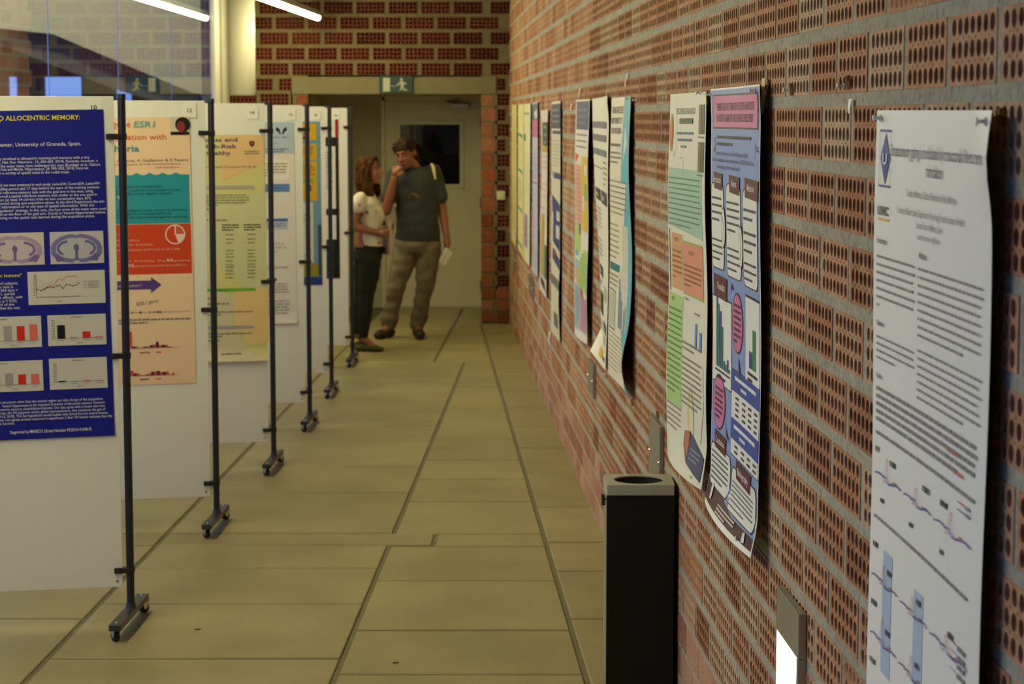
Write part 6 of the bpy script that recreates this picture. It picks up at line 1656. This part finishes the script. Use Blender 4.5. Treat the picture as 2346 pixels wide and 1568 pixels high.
# trousers
b = MB()
rings(b, [(0.118, 0, 0.84, 0.165, 0.118, 0), (0.128, 0, 0.78, 0.180, 0.128, 0), (0.118, 0, 0.88, 0.162, 0.115, 0)][:2] + [(0.125, 0, 0.735, 0.175, 0.12, 0)], 28)
rings(b, [(0.120, 0, 0.735, 0.178, 0.122, 0), (0.126, 0, 0.80, 0.184, 0.128, 0), (0.132, 0, 0.875, 0.186, 0.125, 0)], 28)
chain(b, [mp(981, 565, 0), mp(979, 600, 0), LK, LK.lerp(LA, 0.5), mp(954, 748, 0.03)], [0.108, 0.105, 0.078, 0.072, 0.066], 18)
chain(b, [mp(930, 565, 0), mp(924, 600, 0), RK, RK.lerp(RA, 0.5), mp(889, 744, 0.0)], [0.112, 0.108, 0.080, 0.074, 0.068], 18)
fuse('trousers', b, 0.009, 3, M['khaki'], man, 0.016, 9)
def shoe(par, a, toe, m, h=0.085, w=0.046, name='shoe'):
    b = MB(); a = Vector(a); t = Vector(toe); d = (t-a); d.z = 0; d.normalize()
    heel = Vector((a.x, a.y, 0)) - d*0.045; tip = Vector((t.x, t.y, 0))
    L = (tip-heel).length
    chain(b, [heel + Vector((0, 0, 0.034)), heel + d*L*0.45 + Vector((0, 0, 0.036)), heel + d*L*0.75 + Vector((0, 0, 0.034)), tip + Vector((0, 0, 0.028))], [w*0.80, w*0.86, w, w*0.62], 16, 0.80)
    chain(b, [Vector((a.x, a.y, 0.04)), Vector((a.x, a.y, h))], [w*0.95, w*0.85], 14)
    o = fuse(name, b, 0.007, 2, m, par)
    mn = min(v.co.z for v in o.data.vertices)
    for v in o.data.vertices: v.co.z = max(v.co.z - mn, 0.0)
    return o
shoe(man, (RA.x, 0.0, 0), (RA.x-0.085, -0.185, 0), M['shoe_m'], 0.10, 0.052); shoe(man, (LA.x, 0.03, 0), (LA.x+0.030, -0.21, 0), M['shoe_m'], 0.10, 0.052)
b = MB(); chain(b, [mp(988, 382, 0.06), mp(990, 381, 0.0), mp(994, 390, -0.085), mp(998, 412, -0.118)], [0.012, 0.014, 0.014, 0.010], 10, 0.5); obj('bag_strap', b, M['strap'], parent=man, smooth=True)
# sheet of paper in his hand
hp_ = man.location + mp(1020, 590, -0.08)
b = MB(); pts = []
for i in range(5):
    for j in range(5):
        u, v = i/4-0.5, j/4-0.5
        p = Vector((0.105*u*0.9 - 0.06*v, -0.02+0.02*math.cos(3*u), 0.075*u*0.5 - 0.15*-v))
        pts.append(hp_ + Vector((0.05*u + 0.065*v, 0.015*math.sin(3*u) - 0.02*v, 0.05*u*-1 + 0.12*v)))
fs = [(i*5+j, i*5+j+1, (i+1)*5+j+1, (i+1)*5+j) for i in range(4) for j in range(4)]
N_ = len(pts); b.add(pts + [p + Vector((0, 0.0012, 0)) for p in pts], fs + [tuple(N_+q for q in reversed(f)) for f in fs])
tag(obj('folded_paper', b, M['card'], origin=tuple(hp_)), 'small white sheet of paper held low in the hand of the T-shirted person', 'paper')

# ---- the woman: seen from her side, long hair, arm bent, folder held in front
wom = tag(empty('person', (-1.168, 17.36, 0)), 'person with long brown hair, floral white blouse and black trousers', 'person')
def wp(px, py, y=0.0): return Vector(((px-845)/281.0, y, (806-py)/281.0))
FR = Matrix.Rotation(math.radians(72), 3, 'Z') @ Matrix.Rotation(math.radians(-8), 3, 'X')
wc = wp(850, 396, 0.0); WS = 0.97
b = MB(); head(b, wc, FR, WS)
chain(b, [wc + Vector((-0.02, 0, -0.05)), wp(840, 442)], [0.050, 0.056], 14)
rings(b, [(-0.02, 0, 0.85, 0.10, 0.15, 0), (-0.01, 0, 1.0, 0.09, 0.125, 0), (-0.01, 0, 1.15, 0.10, 0.14, 0), (-0.03, 0, 1.25, 0.085, 0.15, 0), (-0.02, 0, 1.30, 0.06, 0.08, 0)])
S1, E1, W1 = wp(828, 460, -0.16), wp(812, 518, -0.20), wp(868, 533, -0.15)
S2, E2, W2 = wp(832, 460, 0.16), wp(822, 520, 0.20), wp(872, 520, 0.10)
for s_, e_, w_ in ((S1, E1, W1), (S2, E2, W2)):
    chain(b, [s_, e_], [0.046, 0.037]); chain(b, [e_, e_.lerp(w_, 0.3), w_], [0.037, 0.036, 0.025])
hand(b, W1, (1.0, 0.15, -0.1), (0.1, 1, 0.1), 1, 0.5, 0.9); hand(b, W2, (1.0, -0.25, -0.1), (0.0, -1, 0.0), -1, 0.5, 0.9)
K1, A1 = wp(842, 680, -0.07), wp(833, 776, -0.06); K2, A2 = wp(828, 680, 0.08), wp(818, 772, 0.10)
for h_, k_, a_ in ((wp(846, 570, -0.07), K1, A1), (wp(838, 570, 0.07), K2, A2)):
    chain(b, [h_, k_], [0.072, 0.046]); chain(b, [k_, k_.lerp(a_, 0.35), a_], [0.046, 0.046, 0.030]); chain(b, [a_, Vector((a_.x+0.10, a_.y-0.02, 0.030))], [0.032, 0.026])
fuse('body', b, 0.0065, 3, M['skin_w'], wom)
face_parts(wom, wc, FR, WS, M['lip'], M['hair_w'])
def wq(p, s=WS): return FR @ (Vector(p)*s) + wc
b = MB(); b.ball(wc + FR @ Vector((0, 0.026, 0.042))*WS, (0.086*WS, 0.098*WS, 0.092*WS), 20, 12, R=FR)
b.ball(wq((0, 0.060, -0.03)), (0.082*WS, 0.060*WS, 0.11*WS), 16, 10, R=FR)
for u in np.linspace(-1, 1, 9):
    chain(b, [wq((0.070*u, 0.02+0.07*(1-u*u), 0.02)), wq((0.086*u, 0.03+0.075*(1-u*u), -0.08)), wq((0.090*u, 0.015+0.09*(1-u*u), -0.17)), wq((0.085*u, 0.005+0.085*(1-u*u), -0.245-0.02*math.cos(5*u)))], [0.034, 0.036, 0.034, 0.014], 10)
for e in (-1, 1): chain(b, [wq((e*0.030, -0.060, 0.105)), wq((e*0.075, -0.040, 0.060)), wq((e*0.085, -0.012, -0.02)), wq((e*0.088, -0.015, -0.12)), wq((e*0.080, -0.03, -0.20))], [0.018, 0.020, 0.022, 0.024, 0.012], 8)
fuse('hair', b, 0.006, 2, M['hair_w'], wom, 0.007, 40)
b = MB()
rings(b, [(0.035, 0, 0.862, 0.120, 0.165, 0), (0.030, 0, 0.92, 0.112, 0.155, 0), (0.020, 0, 1.02, 0.108, 0.145, 0), (0.020, 0, 1.12, 0.112, 0.150, 0), (-0.005, 0, 1.20, 0.105, 0.160, 0), (-0.02, 0, 1.255, 0.085, 0.150, 0), (-0.02, 0, 1.285, 0.062, 0.085, 0)], 28)
chain(b, [wp(830, 457, -0.145), wp(824, 476, -0.180)], [0.060, 0.058], 16); chain(b, [wp(834, 456, 0.14), wp(828, 478, 0.18)], [0.056, 0.056], 16)
fuse('blouse', b, 0.009, 3, M['blouse'], wom, 0.012, 10)
b = MB()
rings(b, [(-0.005, 0, 0.74, 0.118, 0.165, 0), (0.0, 0, 0.82, 0.118, 0.162, 0), (0.01, 0, 0.885, 0.105, 0.145, 0)], 28)
chain(b, [wp(849, 590, -0.075), wp(848, 625, -0.075), K1, K1.lerp(A1, 0.35), wp(834, 768, -0.06)], [0.096, 0.088, 0.062, 0.060, 0.040], 16)
chain(b, [wp(838, 590, 0.075), wp(834, 625, 0.075), K2, K2.lerp(A2, 0.35), wp(818, 764, 0.10)], [0.096, 0.088, 0.062, 0.060, 0.040], 16)
fuse('trousers', b, 0.009, 3, M['black_cloth'], wom, 0.006, 12)
shoe(wom, (A1.x, A1.y, 0), (A1.x+0.150, A1.y-0.035, 0), M['shoe_w'], 0.045, 0.036); shoe(wom, (A2.x, A2.y, 0), (A2.x+0.150, A2.y-0.02, 0), M['shoe_w'], 0.045, 0.036)
# folder clutched in front of her
fo = tag(empty('folder', wom.location + wp(888, 545, -0.03)), 'pale pink folder clutched upright between the two people', 'folder')
b = MB(); b.box((0, 0, 0), (0.022, 0.22, 0.28), rz=0.35, bev=0.003); obj('cover', b, mat('pale_pink_card', (0.42, 0.30, 0.27), 0.7), parent=fo)
b = MB(); b.box((-0.012, -0.045, 0.05), (0.006, 0.05, 0.035), rz=0.35); obj('sticker', b, mat('yellow_sticker', (0.62, 0.36, 0.03), 0.6), parent=fo)

# ================================================================== litter on the floor
for x, y, r, lab in ((-1.164, 7.77, 0.2, 'thin dark splinter on the floor right of the nearest stand'), (-0.405, 7.28, 0.5, 'dark crumb on the floor slab in front of the camera')):
    b = MB(); b.box((x, y, 0.003), (0.022, 0.005, 0.003), rz=r, bev=0.0008)
    tag(obj('floor_crumb', b, M['rubber'], origin=(x, y, 0.0015)), lab, 'litter')

bpy.data.batch_remove(SCRAP)
bpy.data.scenes.remove(TMP)
